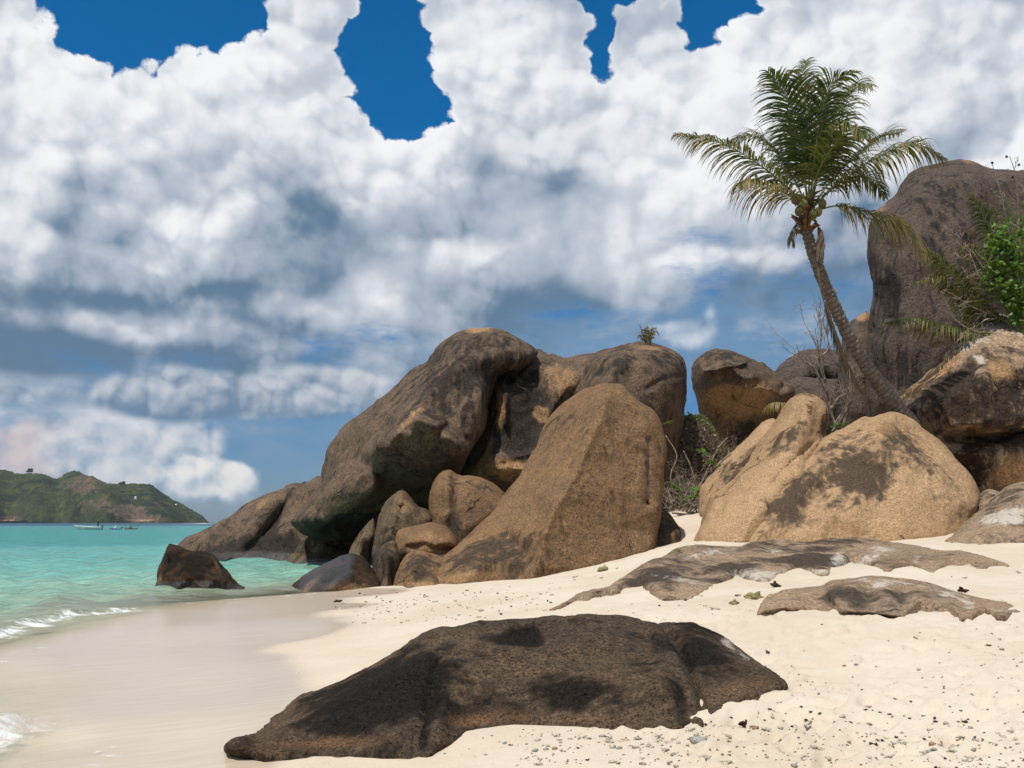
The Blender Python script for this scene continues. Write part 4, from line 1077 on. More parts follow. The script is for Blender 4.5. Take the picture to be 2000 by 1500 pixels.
boulder('rock', 'large three cornered tan boulder with broad dark stains, base in the sand', g_tan,
        [(1440, 1075, 26), (1476, 1005, 26.6), (1520, 950, 27.0), (1560, 905, 27.5), (1600, 858, 28), (1625, 845, 28.3), (1655, 830, 28.6), (1688, 810, 28.8), (1700, 816, 28.6), (1720, 809, 28.6), (1740, 803, 28.6), (1752, 806, 28.6), (1773, 814, 28.5), (1788, 826, 28.4), (1812, 846, 28.2), (1833, 860, 28), (1853, 877, 27.8), (1871, 899, 27.6), (1888, 914, 27.4), (1902, 935, 27.2), (1912, 957, 27), (1916, 980, 26.7),
         (1908, 1003, 26.5), (1885, 1034, 26.2), (1870, 1110, 25.4), (1700, 1125, 24.8), (1450, 1120, 25)], 27.0,
        [(1735, 825, 27.7), (1700, 860, 27.2), (1650, 880, 27.0), (1600, 920, 26.6), (1550, 970, 26.1), (1500, 1030, 25.4), (1470, 1058, 25.1), (1600, 1056, 24.95), (1750, 1054, 24.9), (1850, 1046, 25.1), (1720, 900, 26.7), (1780, 900, 26.8), (1830, 920, 26.8), (1760, 960, 26.0), (1680, 970, 25.9), (1620, 1000, 25.6), (1860, 990, 26.0), (1790, 1010, 25.4), (1640, 950, 26.2), (1590, 985, 25.9)],
        R=11, T=0.8, thick=4, blur=7, step=3.6, noise=(0.085, 0.6), seed=34,
        ridges=[([(1735, 820), (1712, 870), (1690, 960), (1650, 1050)], 18, 0.12), ([(1625, 855), (1570, 910), (1500, 1000), (1465, 1055)], 10, 0.22), ([(1690, 818), (1650, 846), (1625, 858)], 4, -0.14), ([(1640, 900), (1600, 960), (1580, 1000)], 14, -0.14), ([(1770, 860), (1800, 940), (1810, 1020)], 20, 0.10)],
        stains=[('stain_shade', 1560, 960, 70, 32, -50, 0.62), ('stain_shade', 1660, 930, 50, 60, 30, 0.66), ('stain_shade', 1770, 870, 60, 32, 30, 0.55), ('stain_shade', 1640, 860, 50, 14, -35, 0.35), ('stain_shade', 1720, 920, 40, 40, 0, 0.4), ('stain_shade', 1540, 1000, 30, 30, -40, 0.4), ('fresh_lit', 1730, 840, 26, 26, 0, 0.3), ('fresh_lit', 1700, 1040, 200, 22, 0, 0.3)])
boulder('rock', 'pale washed boulder half out of the picture on the sand at the right', g_low,
        [(1838, 1064, 23), (1856, 1048, 23.4), (1880, 1028, 23.8), (1904, 1004, 24.2), (1928, 983, 24.6), (1949, 970, 24.8), (1970, 955, 25), (2000, 947, 25), (2060, 944, 25), (2130, 990, 24), (2140, 1100, 22), (2000, 1120, 21), (1860, 1110, 21.8)], 23.5,
        [(1900, 1050, 22.2), (1950, 1010, 22.8), (2000, 985, 23.3), (1900, 1063, 21.9), (2000, 1056, 21.5), (1960, 1045, 21.9), (2050, 1000, 23)], R=12, T=0.6, thick=3, blur=6, step=3.6, noise=(0.08, 0.7), seed=35,
        stains=[('pale', 1960, 1005, 60, 14, -18, 0.6), ('pale', 1990, 1015, 30, 10, 0, 0.5), ('stain_shade', 1960, 980, 60, 22, -30, 0.35)])
boulder('rock', 'small rock in the corner between the three cornered and the washed boulder', g_black,
        [(1905, 975, 27.5), (1918, 962, 27.8), (1935, 955, 27.8), (1955, 962, 27.6), (1965, 985, 27), (1950, 1020, 26.4), (1900, 1020, 26.4)], 27.2, [(1932, 975, 26.7)], R=10, T=0.5, thick=1.5, blur=4, step=3, noise=(0.05, 0.9), seed=36)

# low outcrops in the sand
boulder('rock', 'long flat outcrop streaked with white, lying across the upper beach', g_low,
        [(1068, 1194, 13.2), (1090, 1181, 13.6), (1120, 1163, 14.6), (1135, 1157, 14.9), (1180, 1145, 15.5), (1210, 1133, 16), (1240, 1115, 16.8), (1270, 1097, 17.4), (1300, 1085, 18), (1330, 1071, 18.8), (1366, 1063, 19.3), (1392, 1066, 19.3), (1444, 1068, 19.4), (1459, 1061, 19.7), (1486, 1054, 20), (1525, 1055, 20), (1572, 1061, 19.7), (1610, 1053, 20), (1655, 1049, 20.2), (1700, 1052, 20.2), (1745, 1058, 19.8), (1790, 1067, 19.3),
         (1829, 1075, 18.8), (1868, 1073, 18.6), (1895, 1078, 18.3), (1940, 1090, 17.4), (1978, 1107, 16.3), (1960, 1140, 16.4), (1820, 1160, 16.5), (1730, 1160, 16.8), (1610, 1165, 16.5), (1490, 1175, 15.7), (1400, 1180, 15), (1345, 1195, 13.6), (1270, 1200, 13.6), (1232, 1188, 13.7), (1250, 1168, 15.0), (1252, 1158, 16.0), (1200, 1185, 15.0), (1130, 1205, 14.2)], 17.0,
        [(1150, 1172, 14.2), (1200, 1152, 15.0), (1255, 1145, 15.58), (1260, 1125, 16.0), (1320, 1110, 16.8), (1380, 1090, 17.6), (1384, 1148, 14.38), (1345, 1169, 12.98), (1290, 1165, 13.5), (1440, 1100, 17.2), (1490, 1136, 14.98), (1500, 1085, 18.0), (1560, 1095, 17.4), (1610, 1122, 15.78), (1600, 1080, 18.4), (1660, 1075, 18.5), (1700, 1095, 17.4), (1730, 1116, 16.08), (1780, 1090, 17.4), (1820, 1116, 15.78), (1850, 1090, 17.3), (1910, 1109, 16.28), (1900, 1092, 17.3), (1320, 1135, 15.3)],
        R=7, T=0.25, thick=2, blur=6, step=3.6, noise=(0.045, 0.9), seed=37,
        ridges=[([(1270, 1105), (1310, 1118), (1300, 1140)], 14, 0.30), ([(1440, 1082), (1420, 1110), (1440, 1135)], 14, 0.25), ([(1560, 1070), (1600, 1100), (1580, 1118)], 16, 0.3), ([(1380, 1085), (1360, 1120), (1390, 1140)], 12, -0.3), ([(1500, 1070), (1505, 1110), (1530, 1128)], 12, -0.3), ([(1700, 1065), (1690, 1100)], 14, -0.25)],
        stains=[('stain_shade', 1290, 1120, 50, 26, -10, 0.6), ('stain_shade', 1430, 1110, 60, 24, 0, 0.55), ('stain_shade', 1590, 1085, 60, 26, 0, 0.6), ('stain_shade', 1490, 1062, 40, 8, 0, 0.5), ('pale', 1380, 1080, 60, 8, -8, 0.45), ('pale', 1330, 1130, 60, 10, 12, 0.45), ('pale', 1500, 1125, 90, 16, 5, 0.55), ('pale', 1510, 1078, 40, 6, 0, 0.45), ('pale', 1640, 1090, 18, 14, 0, 0.6), ('pale', 1690, 1098, 40, 12, -20, 0.55), ('pale', 1730, 1072, 40, 8, 0, 0.4), ('pale', 1790, 1095, 14, 12, 0, 0.5), ('pale', 1640, 1115, 90, 8, 0, 0.45), ('fresh_lit', 1840, 1095, 130, 20, 0, 0.15), ('stain_shade', 1650, 1054, 60, 6, 0, 0.4)])
boulder('rock', 'thin sliver of brown rock just breaking the sand below the flat outcrop', g_low,
        [(1316, 1202, 11.6), (1335, 1190, 12), (1358, 1181, 12.3), (1380, 1183, 12.3), (1396, 1190, 12.1), (1390, 1215, 11.5), (1345, 1222, 11.2)], 11.9, [(1350, 1200, 11.6), (1370, 1192, 11.9)], R=5, T=0.1, thick=0.6, blur=3, step=3, noise=(0.03, 1.5), seed=38)
boulder('rock', 'dark humped rock with salt streaks lying in the sand at the right', g_low,
        [(1472, 1203, 10.1), (1489, 1175, 10.7), (1502, 1160, 11.1), (1517, 1160, 11.2), (1530, 1151, 11.3), (1574, 1147, 11.5), (1607, 1145, 11.5), (1616, 1136, 11.6), (1628, 1130, 11.7), (1664, 1129, 11.8), (1694, 1124, 11.8), (1730, 1126, 11.8), (1790, 1135, 11.7), (1829, 1144, 11.5), (1858, 1157, 11.3), (1895, 1165, 11.2), (1940, 1172, 11), (1970, 1175, 10.9), (2002, 1183, 10.7), (2040, 1197, 10.4), (2030, 1240, 10.5), (1880, 1255, 10.1), (1760, 1250, 10.3), (1640, 1240, 10.6), (1580, 1235, 10.9), (1480, 1240, 10.8)], 10.9,
        [(1500, 1190, 10.25), (1530, 1185, 10.30), (1580, 1188, 10.40), (1600, 1165, 10.9), (1640, 1193, 10.10), (1700, 1195, 9.95), (1760, 1201, 9.85), (1880, 1208, 9.65), (1955, 1204, 9.75), (1660, 1150, 10.7), (1730, 1150, 10.8), (1800, 1165, 10.5), (1860, 1180, 10.3), (1930, 1185, 10.3), (1620, 1160, 10.6), (1560, 1165, 10.8), (1990, 1195, 10.2)],
        R=9, T=0.22, thick=1.4, blur=5, step=3.6, noise=(0.024, 1.4), seed=39,
        ridges=[([(1610, 1150), (1618, 1170), (1630, 1192)], 6, -0.14), ([(1630, 1136), (1632, 1165), (1645, 1190)], 9, 0.10), ([(1520, 1158), (1526, 1190)], 7, -0.06)],
        stains=[('stain_shade', 1650, 1165, 50, 26, 20, 0.45), ('stain_shade', 1740, 1180, 70, 16, 8, 0.35), ('pale', 1725, 1140, 26, 8, -10, 0.55), ('pale', 1690, 1130, 30, 5, 0, 0.4), ('pale', 1790, 1143, 40, 6, 12, 0.4), ('pale', 1845, 1163, 16, 5, 0, 0.6), ('pale', 1890, 1180, 30, 10, 30, 0.5), ('pale', 1950, 1195, 30, 5, 10, 0.4), ('fresh_lit', 1560, 1182, 80, 10, 0, 0.15), ('fresh_lit', 1860, 1200, 90, 10, 0, 0.2)])

# foreground
boulder('rock', 'big dark foreground rock with a low tapering left end, rising from the sand', g_near,
        [(438, 1461, 6.85), (450, 1452, 6.9), (469, 1440, 7.15), (505, 1414, 7.9), (544, 1393, 8.0), (586, 1363, 8.1), (616, 1348, 8.2), (664, 1330, 8.25), (706, 1306, 8.3), (745, 1288, 8.35), (775, 1270, 8.4), (820, 1243, 8.45), (850, 1229, 8.5), (895, 1225, 8.5), (925, 1214, 8.55), (970, 1211, 8.55), (1000, 1208, 8.6), (1060, 1205, 8.6), (1135, 1201, 8.65), (1180, 1204, 8.65), (1240, 1210, 8.6), (1262, 1214, 8.5), (1288, 1222, 8.3),
         (1316, 1252, 8.0), (1331, 1291, 7.7), (1349, 1330, 7.4), (1364, 1372, 7.1), (1382, 1412, 6.8), (1375, 1470, 6.55), (1200, 1490, 6.7), (1000, 1490, 7.0), (920, 1500, 6.9), (880, 1520, 6.6), (760, 1540, 6.45), (610, 1530, 6.7), (540, 1512, 6.75), (500, 1490, 6.85), (460, 1472, 6.85)], 7.6,
        [(470, 1456, 6.86), (500, 1464, 6.80), (520, 1474, 6.74), (560, 1473, 6.76), (610, 1467, 6.77), (685, 1462, 6.69), (760, 1470, 6.54), (805, 1474, 6.46), (835, 1467, 6.44), (880, 1447, 6.66), (910, 1423, 6.94), (1000, 1411, 7.04), (1090, 1413, 6.92), (1210, 1415, 6.74), (1330, 1417, 6.56), (1372, 1413, 6.52),
         (560, 1420, 7.35), (640, 1390, 7.4), (700, 1400, 7.05), (760, 1400, 6.95), (700, 1340, 7.75), (780, 1320, 7.55), (820, 1400, 6.9), (860, 1390, 7.1), (900, 1340, 7.35), (900, 1280, 7.8), (1000, 1350, 7.35), (1000, 1270, 7.85), (1100, 1340, 7.3), (1100, 1260, 7.9), (1200, 1340, 7.2), (1200, 1260, 7.9), (1290, 1320, 7.15), (1270, 1260, 7.85), (1320, 1370, 6.9), (500, 1450, 7.3)],
        R=11, T=0.22, thick=1.6, blur=8, step=3.4, noise=(0.036, 1.8), seed=40,
        ridges=[([(858, 1290), (838, 1380), (818, 1465)], 9, -0.10), ([(880, 1300), (862, 1380), (850, 1440)], 12, 0.06), ([(1010, 1230), (1050, 1240), (1070, 1238)], 14, -0.14), ([(540, 1440), (520, 1470)], 8, 0.06), ([(1285, 1225), (1330, 1300), (1360, 1400)], 10, 0.07), ([(1120, 1260), (1140, 1340)], 24, 0.06)],
        stains=[('stain_shade', 720, 1370, 110, 45, -20, 0.75), ('stain_shade', 1020, 1245, 40, 18, 0, 0.8), ('stain_shade', 1120, 1345, 90, 30, 10, 0.45), ('stain_shade', 890, 1300, 60, 40, 0, 0.3), ('stain_shade', 1330, 1380, 16, 50, -20, 0.5), ('fresh_lit', 560, 1455, 110, 16, -5, 0.28), ('fresh_lit', 720, 1452, 90, 16, 0, 0.22), ('fresh_lit', 1100, 1402, 220, 14, 0, 0.24), ('fresh_lit', 920, 1410, 60, 16, -20, 0.2), ('stain_shade', 835, 1420, 8, 50, 10, 0.5)])  # dark patch on the right flank paints its shade; darker in the groove
boulder('rock', 'smaller dark rock with a pointed right end behind the big foreground rock', g_near,
        [(1262, 1222, 8.9), (1300, 1219, 8.8), (1345, 1216, 8.75), (1367, 1222, 8.7), (1405, 1240, 8.6), (1436, 1258, 8.5), (1466, 1279, 8.35), (1496, 1305, 7.8), (1546, 1333, 7.05), (1530, 1370, 7.25), (1460, 1410, 7.05), (1390, 1440, 6.7), (1320, 1440, 6.8), (1290, 1330, 7.8)], 8.0,
        [(1390, 1389, 6.74), (1432, 1365, 7.03), (1468, 1356, 7.1), (1507, 1344, 7.3), (1350, 1270, 8.0), (1400, 1290, 7.8), (1440, 1310, 7.7), (1400, 1340, 7.3), (1360, 1330, 7.4), (1480, 1330, 7.6)], R=9, T=0.22, thick=1.2, blur=6, step=3.4, noise=(0.024, 1.8), seed=41,
        ridges=[([(1300, 1225), (1340, 1290), (1370, 1380)], 8, -0.10)],
        stains=[('stain_shade', 1370, 1270, 60, 40, 30, 0.55), ('pale', 1425, 1262, 10, 28, -45, 0.55), ('pale', 1455, 1280, 8, 14, -45, 0.4), ('fresh_lit', 1430, 1350, 90, 24, -15, 0.35)])


# ------------------------------------------------------------------ far island
def interp_line(pts, x):
    p = np.array(sorted(pts), float)
    return np.interp(x, p[:, 0], p[:, 1])


HY = 2600.0
ridge_pts = [(-330, 1018), (-260, 985), (-180, 945), (-100, 926), (0, 918), (21, 922), (44, 926), (69, 927), (94, 931), (109, 936), (118, 931), (126, 926), (143, 920), (155, 923), (172, 931), (189, 940), (210, 949), (241, 950), (273, 949), (294, 949), (304, 955), (315, 964), (336, 977), (357, 988), (378, 1000), (399, 1013), (412, 1021)]
nxh, nyh = 460, 150
hx = np.linspace(-330, 420, nxh)                  # bearing in photograph pixels
hv = np.linspace(0, 1, nyh)
front = 2150 + 120 * np.sin(hx * 0.021) + 60 * np.sin(hx * 0.051 + 1)
HXX, HVV = np.meshgrid(hx, hv)
HYY = front[None, :] + HVV * 900
top = (HOR - interp_line(ridge_pts, hx)) / F * (front + 900 * 0.55)
prof = np.where(HVV < 0.55, np.sin(np.clip(HVV / 0.55, 0, 1) * math.pi / 2) ** 0.8, np.cos((HVV - 0.55) / 0.45 * math.pi / 2))
Zh = top[None, :] * prof
# a nearer green spur on the left
spur = interp_line([(-330, 0), (-200, 55), (-60, 82), (0, 74), (40, 60), (80, 40), (120, 22), (160, 6), (200, 0), (420, 0)], hx) / F * 2300
Zh = np.maximum(Zh, spur[None, :] * np.exp(-((HVV - 0.22) / 0.13) ** 2))
WX = (HXX - 1000) / F * HYY
pp = np.stack([WX.ravel(), HYY.ravel(), np.zeros(WX.size)], 1)
wood = np.clip(Zh.ravel() / 12, 0, 1)
gul = fbm(pp, 0.006, 4, 0.5, 51)
Zf = Zh.ravel() * (0.94 + 0.12 * gul) + wood * (5.5 * np.abs(vnoise(pp * 0.04, 5)) + 4.0 * np.abs(vnoise(pp * 0.10, 6)) + 1.6 * fbm(pp, 0.2, 2, 0.5, 7)) - 1.5
rocky = np.zeros(len(pp))
pxs, pys = HXX.ravel(), HOR - (Zf - HC) / pp[:, 1] * F
for cx, cy, rx, ry, am in ((170, 945, 45, 22, 0.8), (190, 985, 40, 16, 0.6), (250, 1000, 40, 16, 0.9), (310, 985, 18, 12, 0.5), (150, 980, 16, 8, 0.5), (275, 1014, 50, 6, 1.2), (12, 1014, 26, 8, 1.3)):
    r = np.sqrt(((pxs - cx) / rx) ** 2 + ((pys - cy) / ry) ** 2)
    rocky = np.maximum(rocky, am * np.clip(1.5 - r, 0, 1))
m_hill, q, pos, nor, bs, out = material('wooded_hill')
n1_ = q.noise(pos, 0.012, 4.0, 0.55)
hs = q.vm('MULTIPLY', pos, (1.0, 0.25, 1.6))
n2_ = q.noise(hs, 0.045, 5.0, 0.65)
n3_ = q.noise(hs, 0.13, 3.0, 0.7)
c = q.mix(q.ss(n1_, 0.35, 0.62), (0.014, 0.024, 0.015), (0.045, 0.056, 0.021))
c = q.mix(q.ss(n2_, 0.50, 0.70), c, (0.072, 0.084, 0.024))
c = q.mix(q.ss(n3_, 0.48, 0.62) * 0.75, c, (0.008, 0.014, 0.010))
rk = q.attr('rocky')
rkm = q.ss(rk * 0.9 + (n2_ - 0.5) * 2.2 + (n3_ - 0.5) * 1.2, 0.34, 0.80)
c = q.mix(rkm * 0.75, c, q.mix(q.ss(n3_, 0.4, 0.6), (0.070, 0.048, 0.038), (0.165, 0.108, 0.080)))
hz_ = q.sep(pos)[2]
c = q.mix(q.ss(rk, 0.9, 1.15) * q.ss(hz_, 9.0, 4.0), c, (0.42, 0.26, 0.16))
q.put(bs.inputs['Base Color'], c)
bs.inputs['Roughness'].default_value = 0.95
bs.inputs['Specular IOR Level'].default_value = 0.0
quad = np.arange(nxh * nyh).reshape(nyh, nxh)
qf = np.stack([quad[:-1, :-1], quad[:-1, 1:], quad[1:, 1:], quad[1:, :-1]], -1).reshape(-1, 4)
me = mesh_np('hills', np.stack([WX.ravel(), HYY.ravel(), Zf], 1), qf.tolist(), m_hill, True, {'rocky': rocky})
put('hills', me, kind='structure', label='wooded green island with bare rock patches on the horizon')


def hill_spot(px, py):
    """the point of the island surface nearest to a bearing and row"""
    k = np.argmin((pxs - px) ** 2 + (pys - py) ** 2 * 4 + (HVV.ravel() > 0.56) * 1e6)
    return np.array([pp[k, 0], pp[k, 1], Zf[k]])


m_leafd = flat_mat('dark_foliage', (0.018, 0.032, 0.014), 0.9, 0.0, 0.5, 0.5)
m_bark = flat_mat('bark', (0.09, 0.07, 0.055), 0.9, 0.1, 0.4, 3.0)
m_whitewash = flat_mat('white_wall', (0.78, 0.76, 0.72), 0.8, 0.2, 0.1, 0.3)
m_roof = flat_mat('pale_roof', (0.62, 0.60, 0.58), 0.7, 0.2, 0.2, 0.3)


def tube(path, radii, sides=6, cap=True):
    """verts, faces of a tapered tube through path"""
    P = np.asarray(path, float)
    n = len(P)
    T = np.gradient(P, axis=0)
    T /= np.maximum(np.linalg.norm(T, axis=1), 1e-9)[:, None]
    ref = np.array([0.31, 0.52, 0.79])
    A = np.cross(T, ref)
    A /= np.maximum(np.linalg.norm(A, axis=1), 1e-9)[:, None]
    B = np.cross(T, A)
    an = np.linspace(0, 2 * math.pi, sides, endpoint=False)
    r = np.broadcast_to(np.asarray(radii, float), (n,))
    V = P[:, None, :] + r[:, None, None] * (np.cos(an)[None, :, None] * A[:, None, :] + np.sin(an)[None, :, None] * B[:, None, :])
    V = V.reshape(-1, 3)
    fs = []
    for i in range(n - 1):
        for k in range(sides):
            a, b = i * sides + k, i * sides + (k + 1) % sides
            fs.append((a, b, b + sides, a + sides))
    if cap:
        fs.append(tuple(range(sides - 1, -1, -1)))
        fs.append(tuple(range((n - 1) * sides, n * sides)))
    return V, fs


class MB:
    """collects pieces of one mesh"""
    def __init__(self):
        self.v, self.f, self.n, self.a = [], [], 0, {}

    def add(self, V, fs, **attrs):
        V = np.asarray(V, float)
        self.v.append(V)
        n = self.n
        self.f.extend([tuple(i + n for i in f) for f in fs])
        for k in set(self.a) | set(attrs):
            self.a.setdefault(k, [np.zeros(self.n)])
            x = attrs.get(k, 0.0)
            self.a[k].append(np.broadcast_to(np.asarray(x, float), (len(V),)))
        self.n += len(V)

    def mesh(self, name, mat, base=(0, 0, 0), smooth=True):
        V = np.vstack(self.v) - np.asarray(base, float)[None, :]
        return mesh_np(name, V, self.f, mat, smooth, {k: np.concatenate(a) for k, a in self.a.items()})


def blob_mesh(seed, r=1.0, squash=(1, 1, 1), sub=2, amp=0.25, sc=1.2):
    import bmesh
    bm = bmesh.new()
    bmesh.ops.create_icosphere(bm, subdivisions=sub, radius=1.0)
    V = np.array([v.co[:] for v in bm.verts])
    fs = [tuple(v.index for v in f.verts) for f in bm.faces]
    bm.free()
    V = V * (1 + amp * fbm(V, sc, 3, 0.55, seed))[:, None] * np.array(squash)[None, :] * r
    return V, fs


for (px, py, hh, lab) in ((57, 926, 15, 'lone dark tree on the ridge of the far island, left of the peak'), (238, 949, 12, 'lone dark tree on the far island ridge, right of the peak')):
    b = hill_spot(px, py)
    root = put('tree', None, None, b, lab, 'tree')
    V, fs = tube([(0, 0, -2), (0.5, 0, hh * 0.5)], [0.9, 0.5], 6)
    put('trunk', mesh_np('trunk', V, fs, m_bark), root)
    mb = MB()
    for k in range(9):
        V, fs = blob_mesh(60 + k, rng.uniform(0.22, 0.36) * hh, (1.2, 1, 0.8), 1, 0.4)
        mb.add(V + np.array([rng.uniform(-0.5, 0.5) * hh, rng.uniform(-0.2, 0.2) * hh, hh * rng.uniform(0.45, 0.85)]), fs)
    put('crown', mb.mesh('crown', m_leafd, smooth=False), root)
for (px, py, w_, lab) in ((346, 988, 3.4, 'tiny white house on the right slope of the far island'), (268, 974, 3, 'tiny white house below the flat ridge of the far island')):
    b = hill_spot(px, py) + np.array([0, -10, 4.0])
    root = put('house', None, None, b, lab, 'house')
    V = [(-w_ / 2, -3, -9), (w_ / 2, -3, -9), (w_ / 2, 3, -9), (-w_ / 2, 3, -9), (-w_ / 2, -3, -1.4), (w_ / 2, -3, -1.4), (w_ / 2, 3, -1.4), (-w_ / 2, 3, -1.4), (-w_ / 2, 0, 0.4), (w_ / 2, 0, 0.4)]
    put('wall', mesh_np('wall', np.array(V), [(0, 1, 5, 4), (2, 3, 7, 6), (1, 2, 6, 9, 5), (3, 0, 4, 8, 7)], m_whitewash, False), root)
    e = 0.5
    V = [(-w_ / 2 - e, -3.6, -1.6), (w_ / 2 + e, -3.6, -1.6), (w_ / 2 + e, 0, 0.7), (-w_ / 2 - e, 0, 0.7), (w_ / 2 + e, 3.6, -1.6), (-w_ / 2 - e, 3.6, -1.6)]
    put('roof', mesh_np('roof', np.array(V), [(0, 1, 2, 3), (3, 2, 4, 5)], m_roof, False), root)

# ------------------------------------------------------------------ boat, people, kayaks
m_hull = flat_mat('boat_paint', (0.66, 0.72, 0.66), 0.35, 0.5, 0.12, 0.8)
m_keel = flat_mat('boat_keel', (0.08, 0.17, 0.15), 0.5, 0.4, 0.3, 0.8)
m_motor = flat_mat('outboard', (0.03, 0.03, 0.035), 0.4, 0.5)
m_cloth = flat_mat('dark_clothes', (0.018, 0.016, 0.018), 0.9, 0.1, 0.4, 4.0)
m_skin = flat_mat('skin', (0.12, 0.065, 0.04), 0.6, 0.3)
m_white = flat_mat('white_shirt', (0.8, 0.8, 0.8), 0.8, 0.1)
m_blue = flat_mat('blue_plastic', (0.02, 0.06, 0.16), 0.4, 0.4)
m_brown = flat_mat('brown_plastic', (0.10, 0.055, 0.03), 0.5, 0.3)


def hull_mesh(name, L, W, Hh, sheer, mat, keel_z, lower, n=24, m_=9):
    """open boat: lofted sections, bow at -x"""
    mb = MB()
    V = []
    for i in range(n):
        u = i / (n - 1)
        x = (u - 0.5) * L - (0.35 * (1 - u) ** 3 * 0.0)
        w = W * 0.5 * (1 - (1 - min(1, u / 0.55)) ** 2.2) * (1 - 0.12 * max(0, u - 0.6))
        w = max(w, 0.02)
        top = Hh + sheer * (1 - u) ** 2
        kz = keel_z + (Hh + sheer - keel_z) * 0.75 * max(0, 1 - u / 0.16) ** 1.6
        for k in range(m_):
            s = (k / (m_ - 1)) * 2 - 1
            a = abs(s)
            flare = a ** 0.55
            z = kz + (top - kz) * a ** 1.7
            V.append((x - 0.25 * a * (1 - u) ** 2, w * flare * (1 if s > 0 else -1), z))
    V = np.array(V)
    fs = []
    for i in range(n - 1):
        for k in range(m_ - 1):
            a = i * m_ + k
            fs.append((a, a + 1, a + 1 + m_, a + m_))
    fs.append(tuple((n - 1) * m_ + k for k in range(m_)))
    return V, fs


def person_mesh(name, joints, bones, radii, mat):
    """one continuous body grown over a skeleton"""
    import bmesh
    bm = bmesh.new()
    sl = bm.verts.layers.skin.verify()
    vs_ = {}
    for k, p in joints.items():
        v = bm.verts.new(p)
        r = radii[k]
        v[sl].radius = r if isinstance(r, tuple) else (r, r)
        vs_[k] = v
    vs_['pelvis'][sl].use_root = True
    for a, b in bones:
        bm.edges.new((vs_[a], vs_[b]))
    me = bpy.data.meshes.new(name)
    bm.to_mesh(me)
    bm.free()
    me.materials.append(mat)
    return me


def add_skin(o):
    o.modifiers.new('skin', 'SKIN')
    s = o.modifiers.new('sub', 'SUBSURF')
    s.levels = 1
    s.render_levels = 1


BY = 224.0
bp = at(172, 1034.5, BY)
bp[2] = 0.0
boat = put('boat', None, None, bp, 'small white open motor boat lying offshore with a person standing in it', 'boat')
V, fs = hull_mesh('hull', 6.0, 1.8, 0.62, 0.42, m_hull, -0.25, 0)
hull = put('hull', mesh_np('hull', V, fs, m_hull), boat)
# gunwale, keel band, benches
mb = MB()
gl_ = np.array([V[i * 9] for i in range(24)])
gr_ = np.array([V[i * 9 + 8] for i in range(24)])
for p_ in (gl_, gr_):
    mb.add(*tube(p_, 0.05, 6))
put('gunwale', mb.mesh('gunwale', m_hull), hull)
mb = MB()
for s_ in (0, 8):
    band = np.array([V[i * 9 + (1 if s_ == 0 else 7)] for i in range(24)]) + np.array([0, 0.03 if s_ else -0.03, 0])
    mb.add(*tube(band, 0.06, 5))
put('waterline_band', mb.mesh('waterline_band', m_keel), hull)
for bx_ in (-0.9, 0.7):
    V2 = np.array([(bx_ - 0.18, -0.8, 0.36), (bx_ + 0.18, -0.8, 0.36), (bx_ + 0.18, 0.8, 0.36), (bx_ - 0.18, 0.8, 0.36)])
    V2 = np.vstack([V2, V2 + np.array([0, 0, 0.05])])
    put('bench', mesh_np('bench', V2, [(0, 1, 2, 3), (7, 6, 5, 4), (0, 4, 5, 1), (1, 5, 6, 2), (2, 6, 7, 3), (3, 7, 4, 0)], m_hull, False), boat)
V2, fs2 = blob_mesh(3, 0.24, (0.9, 0.7, 1.1), 2, 0.05)
V3, fs3 = tube([(3.25, 0, 0.75), (3.3, 0, -0.4)], [0.09, 0.06], 8)
mb = MB()
mb.add(V2 + np.array([3.2, 0, 0.85]), fs2)
mb.add(V3, fs3)
put('outboard_motor', mb.mesh('outboard_motor', m_motor), boat)
J = {'pelvis': (0, 0, 0.92), 'chest': (0, 0, 1.28), 'neck': (0, 0, 1.47), 'head': (-0.01, 0, 1.60), 'crown': (-0.01, 0, 1.70), 'sl': (0, -0.18, 1.42), 'el': (0.03, -0.25, 1.15), 'hl': (-0.06, -0.24, 0.90), 'sr': (0, 0.18, 1.42), 'er': (0.03, 0.26, 1.15),
     'hr': (-0.06, 0.24, 0.90), 'tl': (0, -0.1, 0.86), 'kl': (-0.01, -0.11, 0.48), 'al': (0, -0.12, 0.08), 'fl': (-0.16, -0.13, 0.04), 'tr': (0, 0.1, 0.86), 'kr': (-0.01, 0.12, 0.48), 'ar': (0.02, 0.13, 0.08), 'fr': (-0.14, 0.14, 0.04)}
BN = [('pelvis', 'chest'), ('chest', 'neck'), ('neck', 'head'), ('head', 'crown'), ('chest', 'sl'), ('sl', 'el'), ('el', 'hl'), ('chest', 'sr'), ('sr', 'er'), ('er', 'hr'), ('pelvis', 'tl'), ('tl', 'kl'), ('kl', 'al'), ('al', 'fl'), ('pelvis', 'tr'), ('tr', 'kr'), ('kr', 'ar'), ('ar', 'fr')]
RD = {'pelvis': (0.14, 0.11), 'chest': (0.16, 0.11), 'neck': 0.055, 'head': 0.10, 'crown': 0.07, 'sl': 0.065, 'el': 0.05, 'hl': 0.04, 'sr': 0.065, 'er': 0.05, 'hr': 0.04, 'tl': 0.085, 'kl': 0.065, 'al': 0.045, 'fl': 0.04, 'tr': 0.085, 'kr': 0.065, 'ar': 0.045, 'fr': 0.04}
o = put('person', person_mesh('person', J, BN, RD, m_cloth), None, (bp[0] + 2.25, BY, 0.30), 'person in dark clothes standing upright in the stern of the white boat', 'person')
add_skin(o)


